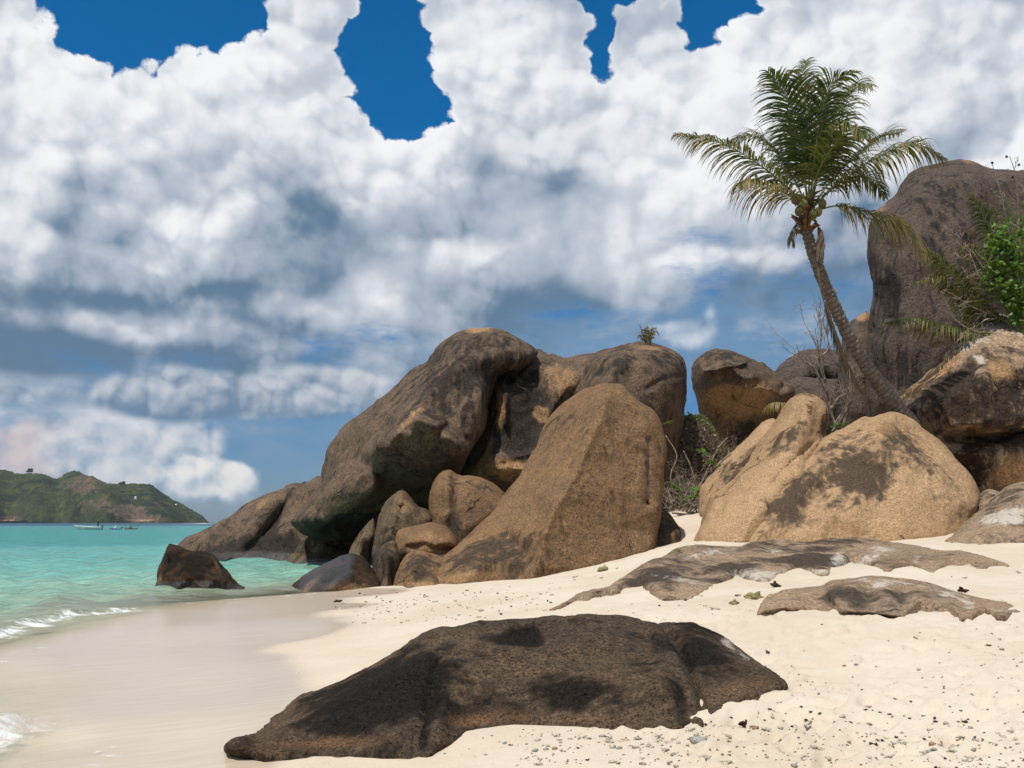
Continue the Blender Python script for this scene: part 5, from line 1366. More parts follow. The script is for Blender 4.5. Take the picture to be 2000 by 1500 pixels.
def kayak(px, Yk, lab, plab, mat, shirt, L):
    p = at(px, 1032, Yk)
    p[2] = 0.02
    kr = put('kayak', None, None, p, lab, 'kayak')
    mb = MB()
    xs = np.linspace(-L / 2, L / 2, 15)
    wd_ = 0.36 * np.sqrt(np.clip(1 - (2 * xs / L) ** 2, 0.0, 1)) + 0.01
    mb.add(*tube(np.stack([xs, 0 * xs, 0.10 + 0.10 * (2 * xs / L) ** 4], 1), wd_ * 0.6, 8))
    put('hull', mb.mesh('hull', mat), kr)
    mb = MB()
    mb.add(*tube([(-0.45, 0, 0.27), (-0.3, 0, 0.29), (0.1, 0, 0.29), (0.3, 0, 0.27)], 0.05, 6))
    put('cockpit_rim', mb.mesh('cockpit_rim', m_motor), kr)
    JJ = {'pelvis': (0, 0, 0.28), 'chest': (0.03, 0, 0.58), 'neck': (0.02, 0, 0.76), 'head': (0, 0, 0.88), 'crown': (0, 0, 0.98), 'sl': (0.02, -0.17, 0.70), 'el': (-0.12, -0.30, 0.52), 'hl': (-0.36, -0.34, 0.56), 'sr': (0.02, 0.17, 0.70), 'er': (-0.12, 0.30, 0.50), 'hr': (-0.36, 0.32, 0.5), 'kl': (-0.45, -0.1, 0.34), 'kr': (-0.45, 0.1, 0.34)}
    BB = [('pelvis', 'chest'), ('chest', 'neck'), ('neck', 'head'), ('head', 'crown'), ('chest', 'sl'), ('sl', 'el'), ('el', 'hl'), ('chest', 'sr'), ('sr', 'er'), ('er', 'hr'), ('pelvis', 'kl'), ('pelvis', 'kr')]
    RR = {'pelvis': (0.15, 0.13), 'chest': (0.17, 0.12), 'neck': 0.055, 'head': 0.10, 'crown': 0.08, 'sl': 0.07, 'el': 0.05, 'hl': 0.04, 'sr': 0.07, 'er': 0.05, 'hr': 0.04, 'kl': 0.08, 'kr': 0.08}
    o = put('person', person_mesh('person', JJ, BB, RR, shirt), None, tuple(p), plab, 'person')
    add_skin(o)
    return p


kayak(226, 236, 'dark blue kayak low on the sea, next to the white boat', 'person in a white top sitting in the dark blue kayak', m_blue, m_white, 3.2)
pk = kayak(256, 240, 'brown kayak low on the sea, farther from the white boat', 'person in brown sitting in the brown kayak with a paddle', m_brown, m_brown, 3.6)
mb = MB()
mb.add(*tube([(-1.9, -0.34, 0.42), (0.0, -0.36, 0.60), (1.7, -0.38, 0.74)], 0.03, 6))
for sx_, z_ in ((-2.1, 0.40), (1.9, 0.76)):
    V, fs = blob_mesh(4, 1.0, (0.30, 0.03, 0.12), 1, 0.0)
    mb.add(V + np.array([sx_, -0.36, z_]), fs)
put('paddle', mb.mesh('paddle', m_motor), None, tuple(pk), 'dark double paddle held across the brown kayak', 'paddle')


# ------------------------------------------------------------------ sea air
m_haze = bpy.data.materials.new('sea_air')
m_haze.use_nodes = True
m_haze.node_tree.nodes.clear()
hv_ = m_haze.node_tree.nodes.new('ShaderNodeVolumePrincipled')
hv_.inputs['Color'].default_value = (0.80, 0.88, 0.96, 1)
hv_.inputs['Density'].default_value = 0.000045
hv_.inputs['Anisotropy'].default_value = 0.2
ho = m_haze.node_tree.nodes.new('ShaderNodeOutputMaterial')
m_haze.node_tree.links.new(hv_.outputs[0], ho.inputs['Volume'])
X0, X1, Y0_, Y1, Z0, Z1 = -24000.0, 20000.0, -300.0, 12600.0, -5.0, 190.0
V = np.array([(X0, Y0_, Z0), (X1, Y0_, Z0), (X1, Y1, Z0), (X0, Y1, Z0), (X0, Y0_, Z1), (X1, Y0_, Z1), (X1, Y1, Z1), (X0, Y1, Z1)])
put('haze', mesh_np('haze', V, [(3, 2, 1, 0), (4, 5, 6, 7), (0, 1, 5, 4), (1, 2, 6, 5), (2, 3, 7, 6), (3, 0, 4, 7)], m_haze, False), kind='stuff', label='thin bluish sea air')


# ------------------------------------------------------------------ palms
def leaf_mat(name, green, dry, tipdry=0.5, trans=0.35):
    m, q, pos, nor, bs, out = material(name)
    t = q.attr('along')
    d = q.attr('dry')
    n = q.noise(pos, 3.0, 3.0, 0.6)
    c = q.mix(q.ss(n, 0.35, 0.65), green, tuple(x * 1.9 for x in green))
    c = q.mix(q.ss(d + t * tipdry + (n - 0.5) * 0.6, 0.35, 0.95), c, dry)
    dif = q.n.new('ShaderNodeBsdfPrincipled')
    q.put(dif.inputs['Base Color'], c)
    dif.inputs['Roughness'].default_value = 0.45
    dif.inputs['Specular IOR Level'].default_value = 0.35
    tl = q.n.new('ShaderNodeBsdfTranslucent')
    q.put(tl.inputs['Color'], q.mix(0.5, c, q.vm('MULTIPLY', c, (1.5, 1.4, 0.5))))
    mx = q.n.new('ShaderNodeMixShader')
    mx.inputs[0].default_value = trans
    q.l.new(dif.outputs[0], mx.inputs[1])
    q.l.new(tl.outputs[0], mx.inputs[2])
    q.l.new(mx.outputs[0], out.inputs['Surface'])
    return m


m_frond = leaf_mat('palm_leaf', (0.050, 0.066, 0.012), (0.27, 0.21, 0.075), 0.58)
m_rachis = flat_mat('palm_rachis', (0.22, 0.20, 0.055), 0.5, 0.4, 0.4, 6.0)
m_deadleaf = leaf_mat('dead_palm_leaf', (0.10, 0.075, 0.045), (0.17, 0.125, 0.080), 0.4, 0.2)
m_dryrachis = flat_mat('dry_rachis', (0.17, 0.11, 0.065), 0.8, 0.2, 0.4, 6.0)
m_coco = flat_mat('coconut_husk', (0.20, 0.17, 0.045), 0.5, 0.4, 0.5, 5.0)
m_fibre = flat_mat('palm_fibre', (0.33, 0.17, 0.075), 0.95, 0.05, 0.6, 14.0)


def spline(pts, n):
    P = np.asarray(pts, float)
    P = np.vstack([2 * P[0] - P[1], P, 2 * P[-1] - P[-2]])
    out = []
    m = len(P) - 3
    for k in range(n):
        u = k / (n - 1) * m
        i = min(int(u), m - 1)
        t = u - i
        a, b, c, d = P[i:i + 4]
        out.append(0.5 * ((2 * b) + (c - a) * t + (2 * a - 5 * b + 4 * c - d) * t * t + (3 * b - a - 3 * c + d) * t ** 3))
    return np.array(out)


def frond(parent, pxs_, base, dry=0.1, lmax=0.85, n=62, droop=1.0, t0=0.14, width=0.024, gap=0.0, name='frond', seed=0, mat=None, rmat=None, fan=0.8, sidebias=None, r0=0.040):
    """one leaf of a palm: pxs_ are (px, py, distance) along the midrib"""
    r = np.random.default_rng(seed)
    mid = spline([at(*p) for p in pxs_], 48)
    seg = np.r_[0, np.cumsum(np.linalg.norm(np.diff(mid, axis=0), axis=1))]
    L = seg[-1]
    mb = MB()
    mb.add(*tube(mid, np.interp(seg / L, [0, 0.15, 1], [r0, r0 * 0.62, 0.006]), 6), along=0.0, dry=dry)
    fo = put(name, mb.mesh(name, rmat or (m_dryrachis if dry > 0.7 else m_rachis), base), parent)
    T = np.gradient(mid, axis=0)
    T /= np.linalg.norm(T, axis=1)[:, None]
    up = np.array([0, 0, 1.0])
    mb = MB()
    for sgn in (-1, 1):
        for k in range(n):
            if r.random() < gap:
                continue
            t = t0 + (1 - t0) * (k + r.uniform(-0.4, 0.4)) / n
            t = min(max(t, t0), 0.995)
            s = t * L
            p = np.array([np.interp(s, seg, mid[:, j]) for j in range(3)])
            tg = np.array([np.interp(s, seg, T[:, j]) for j in range(3)])
            side = np.cross(tg, up)
            nl = np.linalg.norm(side)
            if nl < 0.25:
                side = side + np.array([1.0, -0.3, 0]) * 0.6
            side /= np.linalg.norm(side)
            nrm = np.cross(side, tg)
            u = (t - t0) / (1 - t0)
            ln = lmax * (0.45 + 0.75 * math.sin(math.pi * min(1, (u * 0.92 + 0.08)) ** 0.8)) * r.uniform(0.82, 1.12)
            ln *= 1.0 - 0.45 * max(0, u - 0.75) / 0.25
            d = sgn * side * math.cos(0.55 * fan * u + 0.25) + tg * math.sin(0.62 + 0.45 * u * fan) + nrm * (0.25 + r.uniform(-0.2, 0.2))
            if sidebias is not None:
                d = d + np.asarray(sidebias)
            d += r.normal(0, 0.08, 3)
            d /= np.linalg.norm(d)
            ns = 5
            q_ = p.copy()
            dirv = d.copy()
            pts_ = [q_.copy()]
            for j in range(ns):
                dirv = dirv + np.array([0, 0, -1.0]) * (0.30 * droop * (0.5 + j * 0.35)) * r.uniform(0.8, 1.2)
                dirv /= np.linalg.norm(dirv)
                q_ = q_ + dirv * ln / ns
                pts_.append(q_.copy())
            pts_ = np.array(pts_)
            w = width * np.array([0.5, 1.0, 0.95, 0.75, 0.45, 0.05]) * r.uniform(0.8, 1.2)
            wd_ = np.cross(np.gradient(pts_, axis=0), nrm)
            wl = np.linalg.norm(wd_, axis=1)
            wd_ = np.where(wl[:, None] > 1e-6, wd_ / np.maximum(wl, 1e-6)[:, None], tg[None, :])
            fold = nrm * 0.35
            A = pts_ + (wd_ + fold) * w[:, None]
            B = pts_ - (wd_ - fold) * w[:, None]
            V = np.vstack([A, pts_, B])
            m = ns + 1
            fs = []
            for j in range(ns):
                fs.append((j, j + 1, m + j + 1, m + j))
                fs.append((m + j, m + j + 1, 2 * m + j + 1, 2 * m + j))
            al = np.linspace(0, 1, m)
            mb.add(V, fs, along=np.tile(al, 3), dry=dry + r.uniform(-0.15, 0.2) + 0.12 * u)
    lo_ = put('leaflets', mb.mesh('leaflets', mat or m_frond, base), fo, kind='stuff')
    return fo


PB = at(1762, 800, 31.0)
palm = put('palm_tree', None, None, PB, 'leaning coconut palm growing between the boulders', 'palm')
m_trunk, q, pos, nor, bs, out = material('palm_trunk')
al_ = q.attr('along')
rg = q.m('FRACT', al_ * 64.0)
tn = q.noise(pos, 7.0, 4.0, 0.65)
tf_ = q.noise(q.vm('MULTIPLY', pos, (30.0, 30.0, 4.0)), 1.0, 3.0, 0.6)
c = q.mix(q.ss(tn, 0.35, 0.65), (0.16, 0.120, 0.088), (0.27, 0.215, 0.165))
c = q.mix(q.ss(tf_, 0.45, 0.7) * 0.6, c, (0.07, 0.052, 0.040))
c = q.mix(q.ss(rg, 0.72, 0.95) * 0.65, c, (0.055, 0.042, 0.034))
q.put(bs.inputs['Base Color'], c)
bs.inputs['Roughness'].default_value = 0.9
q.put(bs.inputs['Normal'], bump(q, tf_ + tn, 0.7, 0.02))
tp = spline([at(*p) for p in ((1830, 940, 31.2), (1790, 845, 31.1), (1748, 790, 31), (1705, 733, 30.8), (1661, 664, 30.6), (1626, 590, 30.4), (1594, 512, 30.2), (1574, 446, 30.1), (1570, 418, 30.0))], 420)
ts = np.r_[0, np.cumsum(np.linalg.norm(np.diff(tp, axis=0), axis=1))]
ts /= ts[-1]
ringr = 0.030 * (1 - ((ts * 64) % 1.0)) + 0.008 * np.sin(ts * 470)
rad = np.interp(ts, [0, 0.3, 0.55, 1], [0.25, 0.215, 0.18, 0.145]) + ringr
V, fs = tube(tp, rad, 18)
V = V + 0.018 * np.stack([vnoise(V * 6, 1), vnoise(V * 6, 2), vnoise(V * 6, 3)], 1)
put('trunk', mesh_np('trunk', V - PB[None, :], fs, m_trunk, True, {'along': np.repeat(ts, 18)}), palm)
C = 30.0
FR = [  # midrib points, dryness, leaflet length, count, droop
    ([(1578, 405, C), (1520, 350, C - 0.4), (1450, 300, C - 0.8), (1390, 273, C - 1.1), (1318, 262, C - 1.3)], 0.16, 0.85, 66, 1.25),
    ([(1576, 400, C), (1545, 340, C + 0.5), (1510, 290, C + 0.9), (1470, 264, C + 1.2), (1424, 276, C + 1.5)], 0.05, 0.80, 60, 0.9),
    ([(1574, 405, C), (1535, 378, C - 0.3), (1495, 360, C - 0.6), (1460, 352, C - 0.9), (1440, 362, C - 1.2)], 0.42, 0.95, 54, 1.7),
    ([(1578, 395, C), (1562, 300, C - 0.2), (1545, 220, C - 0.4), (1522, 165, C - 0.7), (1500, 140, C - 0.9)], 0.0, 1.05, 66, 0.75),
    ([(1582, 395, C), (1592, 300, C - 0.6), (1606, 215, C - 0.9), (1630, 160, C - 1.2), (1668, 140, C - 1.6)], 0.0, 1.05, 66, 0.9),
    ([(1580, 395, C), (1580, 290, C + 0.3), (1572, 200, C + 0.6), (1566, 150, C + 0.8), (1575, 118, C + 1.0)], 0.02, 0.9, 62, 0.8),
    ([(1584, 398, C), (1612, 290, C + 0.4), (1640, 205, C + 0.7), (1672, 165, C + 1.0), (1704, 168, C + 1.2)], 0.10, 0.95, 60, 1.1),
    ([(1578, 398, C), (1570, 310, C + 1.0), (1584, 230, C + 1.6), (1610, 190, C + 2.2), (1650, 185, C + 2.8)], 0.0, 1.0, 56, 1.0),
    ([(1588, 400, C), (1635, 340, C + 0.3), (1690, 290, C + 0.6), (1728, 264, C + 0.8), (1762, 258, C + 1.0)], 0.02, 0.85, 60, 0.7),
    ([(1590, 402, C), (1650, 345, C - 0.5), (1720, 305, C - 0.8), (1785, 282, C - 1.1), (1848, 312, C - 1.4)], 0.15, 0.98, 66, 1.35),
    ([(1590, 402, C), (1635, 362, C + 0.3), (1675, 345, C + 0.5), (1705, 352, C + 0.7), (1728, 386, C + 0.9)], 0.02, 0.70, 50, 0.9),
    ([(1590, 412, C), (1640, 402, C - 0.4), (1700, 416, C - 0.8), (1765, 440, C - 1.1), (1808, 500, C - 1.5)], 0.45, 1.15, 70, 1.9),
    ([(1582, 398, C), (1600, 330, C - 0.8), (1640, 270, C - 1.5), (1672, 248, C - 2.0), (1690, 270, C - 2.4)], 0.08, 0.9, 52, 1.2),
]
for i, (pl_, dr, lm, nn, dp) in enumerate(FR):
    frond(palm, pl_, PB, dr, lm * 1.22, int(nn * 1.25), dp * 0.85, seed=100 + i, t0=0.16)
# dead leaves hanging below the crown and along the trunk
for i, (pl_, lm, nn) in enumerate(((([(1566, 425, 29.9), (1556, 440, 29.7), (1546, 462, 29.6), (1550, 482, 29.6)]), 0.35, 22), (([(1592, 430, 29.9), (1602, 455, 29.7), (1602, 490, 29.6), (1606, 512, 29.6)]), 0.30, 22),
                                   (([(1598, 500, 29.8), (1600, 545, 29.7), (1610, 590, 29.7), (1645, 690, 29.8), (1692, 782, 29.9)]), 0.55, 70))):
    frond(palm, pl_, PB, 1.0, lm, nn, 2.4, seed=150 + i, name='dead_frond', t0=0.3 if i == 2 else 0.2, fan=0.3, sidebias=(0.25, 0, -0.6) if i == 2 else None, width=0.022, mat=m_deadleaf)
rcc = np.random.default_rng(33)
for k, (px, py) in enumerate(((1553, 390), (1606, 398), (1598, 414), (1560, 412), (1588, 420), (1570, 398))):
    V, fs = blob_mesh(80 + k, 0.135, (0.9, 0.9, 1.15), 2, 0.06)
    put('coconut', mesh_np('coconut', V, fs, m_coco), palm, tuple(at(px, py, 29.7 - 0.04 * k) - PB))
mb = MB()
for k in range(26):
    a = rcc.uniform(0, 6.28)
    rr_ = rcc.uniform(0.14, 0.24)
    p = at(1572, rcc.uniform(405, 455), 30.05) + np.array([math.cos(a) * rr_, math.sin(a) * rr_, 0])
    d = np.array([math.cos(a) * 0.25, math.sin(a) * 0.25, rcc.uniform(-0.1, 0.6)])
    mb.add(*tube([p - d * 0.3, p + d * 0.4, p + d * 1.0 + np.array([0, 0, -0.12])], [0.05, 0.07, 0.01], 5))
put('leaf_sheath', mb.mesh('leaf_sheath', m_fibre, PB), palm, kind='stuff')
for k in range(10):
    a = rcc.uniform(0, 6.28)
    p = at(1575, rcc.uniform(385, 415), 30.0)
    d = np.array([math.cos(a), math.sin(a), rcc.uniform(0.1, 0.9)]) * rcc.uniform(0.35, 0.6)
    V, fs = tube([p, p + d * 0.6, p + d + np.array([0, 0, -0.1])], [0.05, 0.04, 0.02], 5)
    put('leaf_stump', mesh_np('leaf_stump', V - PB[None, :], fs, m_dryrachis), palm)

# young palm at the right edge, its leaves reaching out in front of the tall boulder
YB = at(2010, 660, 34.0)
yp = put('palm_tree', None, None, YB, 'young palm at the right edge, its fronds reaching over the black crusted boulder', 'palm')
V, fs = tube([at(2012, 720, 34.2), at(2006, 640, 34.0), at(1998, 560, 33.9)], [0.25, 0.2, 0.14], 12)
put('trunk', mesh_np('trunk', V - YB[None, :], fs, m_trunk, True, {'along': np.repeat([0, 0.1, 0.2], 12)}), yp)
for i, (pl_, dr, lm, nn, dp) in enumerate((
        ([(1995, 650, 33.9), (1945, 625, 33.4), (1900, 580, 33.0), (1855, 525, 32.7), (1812, 486, 32.5)], 0.12, 0.95, 66, 1.5),
        ([(1995, 655, 33.9), (1910, 648, 33.0), (1840, 636, 32.6), (1780, 622, 32.4), (1728, 630, 32.2)], 0.10, 0.90, 66, 1.6),
        ([(1995, 640, 33.9), (1930, 610, 33.2), (1875, 570, 33.0), (1830, 540, 32.9), (1788, 552, 32.8)], 0.18, 0.75, 56, 1.4),
        ([(1995, 580, 33.9), (1960, 500, 33.7), (1930, 440, 33.6), (1908, 400, 33.6), (1896, 380, 33.6)], 0.10, 0.90, 56, 0.9),
        ([(1998, 570, 33.9), (1985, 480, 34.2), (1970, 420, 34.4), (1955, 385, 34.6), (1940, 372, 34.8)], 0.08, 0.8, 46, 0.7),
        ([(1996, 590, 33.9), (1950, 540, 33.6), (1915, 500, 33.5), (1890, 480, 33.5), (1876, 490, 33.5)], 0.12, 0.85, 52, 1.1),
        ([(1998, 580, 33.9), (2020, 490, 33.9), (2050, 420, 34), (2090, 400, 34), (2120, 430, 34)], 0.1, 0.8, 44, 1.0))):
    frond(yp, pl_, YB, dr, lm, nn, dp, seed=200 + i, r0=0.03, t0=0.18, width=0.030)

# little dry palm on the second dome, and the dead frond behind the knob
TB = at(1266, 670, 38.0)
tp_ = put('palm_tree', None, None, TB, 'little dry palm tuft sprouting on top of the smooth domed boulder', 'palm')
V, fs = tube([at(1268, 690, 38.0), at(1267, 668, 38), at(1266, 660, 38)], [0.12, 0.1, 0.08], 8)
put('trunk', mesh_np('trunk', V - TB[None, :], fs, m_trunk, True, {'along': np.repeat([0, 0.1, 0.2], 8)}), tp_)
for i, pl_ in enumerate(([(1262, 670, 38), (1256, 655, 38), (1252, 642, 38), (1249, 634, 38)], [(1262, 670, 38), (1262, 655, 37.9), (1262, 644, 37.8), (1264, 636, 37.8)], [(1268, 670, 38), (1274, 655, 38), (1280, 646, 38), (1288, 656, 38)], [(1266, 670, 38), (1270, 655, 37.8), (1275, 642, 37.7), (1283, 640, 37.6)], [(1262, 670, 38), (1254, 660, 38), (1249, 655, 38), (1245, 663, 38)])):
    frond(tp_, pl_, TB, 0.8, 0.20, 18, 1.0, seed=230 + i, r0=0.03, t0=0.1, width=0.018)
DB = at(1535, 800, 30.6)
dfp = put('palm_leaf', None, None, DB, 'dead grey palm leaf lying behind the knobbed tan boulder', 'leaf')
frond(dfp, [(1545, 800, 30.6), (1528, 788, 30.5), (1508, 788, 30.4), (1490, 802, 30.4)], DB, 0.9, 0.45, 40, 1.6, seed=240, r0=0.02, width=0.02)

# ------------------------------------------------------------------ shrubs
m_twig = flat_mat('dry_twig', (0.36, 0.285, 0.225), 0.9, 0.1, 0.55, 9.0)
m_twigd = flat_mat('grey_twig', (0.30, 0.24, 0.19), 0.9, 0.1, 0.5, 9.0)
m_green = leaf_mat('shrub_leaf', (0.060, 0.115, 0.014), (0.25, 0.25, 0.05), 0.15, 0.35)
m_drab = leaf_mat('drab_leaf', (0.085, 0.080, 0.030), (0.27, 0.205, 0.150), 0.2, 0.25)


def wiggle(p0, d0, L, n, r, curl=0.35, grav=0.0):
    p = np.array(p0, float)
    d = np.array(d0, float)
    d /= np.linalg.norm(d)
    out = [p.copy()]
    for _ in range(n):
        d = d + r.normal(0, curl, 3) + np.array([0, 0, grav])
        d /= np.linalg.norm(d)
        p = p + d * L / n
        out.append(p.copy())
    return np.array(out), d


def grow(mb, p0, d0, L, rad, depth, r, kids=3, curl=0.3, tips=None, spread=0.9, grav=0.02, sides=5):
    path, d = wiggle(p0, d0, L, 6, r, curl, grav)
    mb.add(*tube(path, np.linspace(rad, rad * 0.55, len(path)), sides, cap=False))
    if depth == 0:
        if tips is not None:
            tips.append((path[-1], d))
        return
    for k in range(kids):
        i = r.integers(2, len(path))
        dd = (path[i] - path[i - 1])
        dd /= np.linalg.norm(dd)
        nd = dd + r.normal(0, spread, 3) * np.array([1, 1, 0.8])
        grow(mb, path[i], nd, L * r.uniform(0.5, 0.8), rad * 0.6, depth - 1, r, kids, curl, tips, spread, grav, max(3, sides - 1))


def rosette(r, n, L, w, up=0.5):
    """whorl of strap leaves about the origin"""
    mb = MB()
    for k in range(n):
        a = k * 2.4 + r.uniform(-0.3, 0.3)
        el = r.uniform(0.05, 1.2) * up + 0.1
        d = np.array([math.cos(a) * math.cos(el), math.sin(a) * math.cos(el), math.sin(el)])
        ln = L * r.uniform(0.7, 1.15)
        s = np.cross(d, (0, 0, 1.0))
        s /= np.linalg.norm(s)
        pts_ = [d * ln * u + np.array([0, 0, -0.35 * ln * u * u]) for u in np.linspace(0, 1, 5)]
        wd_ = w * np.array([0.35, 0.8, 1.0, 0.75, 0.08])
        A = [p + s * x + np.array([0, 0, 0.25 * x]) for p, x in zip(pts_, wd_)]
        B = [p - s * x + np.array([0, 0, 0.25 * x]) for p, x in zip(pts_, wd_)]
        V = np.array(A + pts_ + B)
        fs = []
        for j in range(4):
            fs += [(j, j + 1, 5 + j + 1, 5 + j), (5 + j, 5 + j + 1, 10 + j + 1, 10 + j)]
        mb.add(V, fs, along=np.tile(np.linspace(0, 1, 5), 3), dry=r.uniform(-0.1, 0.25))
    return mb


# tangled dry thicket in the gap beside the slab
rb_ = np.random.default_rng(71)
SB = at(1345, 1000, 34.5)
sh = put('shrub', None, None, SB, 'tangled dry shrub with a few bright green rosettes in the gap beside the slab', 'shrub')
mb = MB()
tips = []
for k in range(30):
    p = at(rb_.uniform(1300, 1405), 985 + rb_.uniform(-6, 18), rb_.uniform(33.5, 36.0))
    grow(mb, p, (rb_.normal(0.1, 0.6), rb_.normal(0, 0.3), rb_.uniform(0.5, 1.1)), rb_.uniform(0.7, 1.5), rb_.uniform(0.018, 0.034), 3, rb_, 3, 0.34, tips, 0.8)
put('branches', mb.mesh('branches', m_twig, SB), sh, kind='stuff')
mb = MB()
for line in (([(1330, 1010, 33.6), (1365, 985, 33.4), (1352, 920, 33.2), (1335, 880, 33.3)]), ([(1340, 1000, 33.6), (1372, 940, 33.2), (1400, 880, 33.3), (1420, 855, 33.4)]), ([(1345, 990, 33.5), (1385, 930, 33.2), (1410, 900, 33.2), (1428, 885, 33.3)]),
             ([(1320, 985, 33.4), (1310, 930, 33.2), (1322, 890, 33.2), (1300, 850, 33.4)]), ([(1345, 1008, 33.3), (1360, 1000, 33.2), (1352, 985, 33.2), (1340, 990, 33.3)]), ([(1312, 1002, 33.2), (1340, 1004, 33.1), (1355, 1001, 33.0), (1343, 1012, 33.0)]), ([(1340, 1005, 33.3), (1395, 950, 33.1), (1420, 905, 33.1), (1424, 875, 33.2)])):
    mb.add(*tube(spline([at(*p) for p in line], 22), np.linspace(0.034, 0.014, 22), 6))
put('stems', mb.mesh('stems', m_twig, SB), sh)
RS = [rosette(rb_, 16, 0.34, 0.034).mesh('leaf_rosette', m_green, smooth=True) for _ in range(3)]
for k, (px, py, y_) in enumerate(((1303, 828, 33.4), (1318, 952, 33.0), (1350, 972, 32.8), (1392, 904, 33.0), (1394, 950, 32.9), (1336, 940, 33.0), (1362, 956, 33.0), (1372, 884, 33.4), (1322, 970, 32.9), (1412, 912, 33.0))):
    ro = put('leaf_rosette', RS[k % 3], sh, tuple(at(px, py, y_) - SB))
    ro.rotation_euler = (rb_.uniform(0.2, 0.7), rb_.uniform(-0.3, 0.3), rb_.uniform(0, 6))
    ro.scale = [rb_.uniform(0.8, 1.15) if k not in (4, 5, 8, 9) else rb_.uniform(0.5, 0.7)] * 3

# dense drab bush farther back in the gap
BB_ = at(1350, 930, 39.5)
bu = put('shrub', None, None, BB_, 'dense drab brown bush with green tips behind the tangled dry shrub', 'shrub')
mb = MB()
lf = MB()
for k in range(40):
    p = at(rb_.uniform(1300, 1425), 960, rb_.uniform(38.5, 41))
    grow(mb, p, (rb_.normal(0, 0.4), rb_.normal(0, 0.3), 1.0), rb_.uniform(0.9, 1.5), 0.022, 3, rb_, 3, 0.25, None, 0.7, 0.03, 4)
put('branches', mb.mesh('branches', m_twigd, BB_), bu, kind='stuff')
for k in range(19000):
    px = rb_.uniform(1298, 1425)
    topy = np.interp(px, [1298, 1310, 1330, 1350, 1380, 1400, 1425], [850, 830, 816, 812, 818, 850, 890]) + rb_.normal(0, 4)
    py = rb_.uniform(topy, 985)
    p = at(px, py, rb_.uniform(38.3, 41.0))
    d = rb_.normal(0, 1, 3)
    d /= np.linalg.norm(d)
    s = np.cross(d, rb_.normal(0, 1, 3))
    s /= np.linalg.norm(s)
    ln, w = rb_.uniform(0.06, 0.13), rb_.uniform(0.016, 0.036)
    greenish = (py - topy) < 16 and rb_.random() < 0.55
    lf.add(np.array([p - d * ln, p + s * w, p + d * ln, p - s * w]), [(0, 1, 2, 3)], along=0.2, dry=-0.6 if greenish else rb_.uniform(0.6, 1.4))
put('leaves', lf.mesh('leaves', m_drab, BB_, False), bu, kind='stuff')
lf = MB()
for k in range(200):
    px = rb_.uniform(1300, 1392)
    topy = np.interp(px, [1298, 1310, 1330, 1350, 1380, 1400], [846, 828, 814, 810, 816, 850])
    p = at(px, topy + abs(rb_.normal(0, 8)), rb_.uniform(38.4, 40.5))
    d = rb_.normal(0, 1, 3) + np.array([0, 0, 0.8])
    d /= np.linalg.norm(d)
    s = np.cross(d, rb_.normal(0, 1, 3))
    s /= np.linalg.norm(s)
    ln, w = rb_.uniform(0.08, 0.15), rb_.uniform(0.03, 0.05)
    lf.add(np.array([p - d * ln, p + s * w, p + d * ln, p - s * w]), [(0, 1, 2, 3)], along=0.2, dry=rb_.uniform(-0.2, 0.3))
put('green_leaves', lf.mesh('green_leaves', m_green, BB_, False), bu, kind='stuff')

# bare shrub left of the palm
SB2 = at(1640, 850, 37.0)
bs_ = put('shrub', None, None, SB2, 'leafless grey shrub standing between the knobbed boulder and the palm', 'shrub')
mb = MB()
lines = [[(1640, 855, 37), (1622, 800, 36.9), (1610, 740, 36.8), (1600, 690, 36.7), (1580, 645, 36.7)], [(1612, 745, 36.8), (1600, 700, 36.9), (1604, 650, 36.9), (1600, 605, 36.9)], [(1640, 855, 37), (1655, 800, 36.9), (1660, 750, 36.8), (1640, 690, 36.7), (1628, 640, 36.8)],
         [(1616, 770, 36.8), (1590, 720, 36.6), (1570, 705, 36.6), (1553, 690, 36.6)], [(1630, 830, 36.9), (1655, 790, 36.6), (1662, 760, 36.5), (1658, 720, 36.5)], [(1600, 700, 36.8), (1618, 680, 36.7), (1612, 640, 36.7)], [(1622, 800, 36.9), (1640, 775, 36.8), (1660, 768, 36.7)], [(1625, 845, 37), (1645, 815, 36.6), (1658, 790, 36.4), (1660, 765, 36.4)]]
for ln_ in lines:
    pth = spline([at(*p) for p in ln_], 26)
    mb.add(*tube(pth, np.linspace(0.060, 0.018, 26), 6))
    for k in range(9):
        i = rb_.integers(5, 26)
        grow(mb, pth[i - 1], pth[i - 1] - pth[i - 3] + rb_.normal(0, 0.05, 3) + np.array([0, 0, 0.05]), rb_.uniform(0.4, 1.0), 0.016, 2, rb_, 2, 0.22, None, 0.55, 0.05, 4)
put('branches', mb.mesh('branches', m_twig, SB2), bs_)
GB = at(1628, 848, 30.2)
gp_ = put('plant', None, None, GB, 'low bright green plant growing behind the knobbed tan boulder', 'plant')
for k, (px, py) in enumerate(((1618, 836), (1632, 832), (1645, 836), (1624, 845), (1640, 846), (1650, 828))):
    ro = put('leaf_rosette', RS[k % 3], gp_, tuple(at(px, py, 30.4) - GB))
    ro.rotation_euler = (rb_.uniform(0.1, 0.6), rb_.uniform(-0.3, 0.3), rb_.uniform(0, 6))
    ro.scale = [rb_.uniform(0.55, 0.8)] * 3
TB2 = at(1576, 772, 29.6)
mb = MB()
for k in range(90):
    p = TB2 + np.array([rb_.normal(0, 0.16), rb_.normal(0, 0.1), -0.03])
    d = np.array([rb_.normal(0, 0.35), rb_.normal(0, 0.35), 1.0]) * rb_.uniform(0.08, 0.2)
    mb.add(np.array([p + np.array([0.006, 0, 0]), p - np.array([0.006, 0, 0]), p + d]), [(0, 1, 2)], along=0.5, dry=rb_.uniform(0.3, 1))
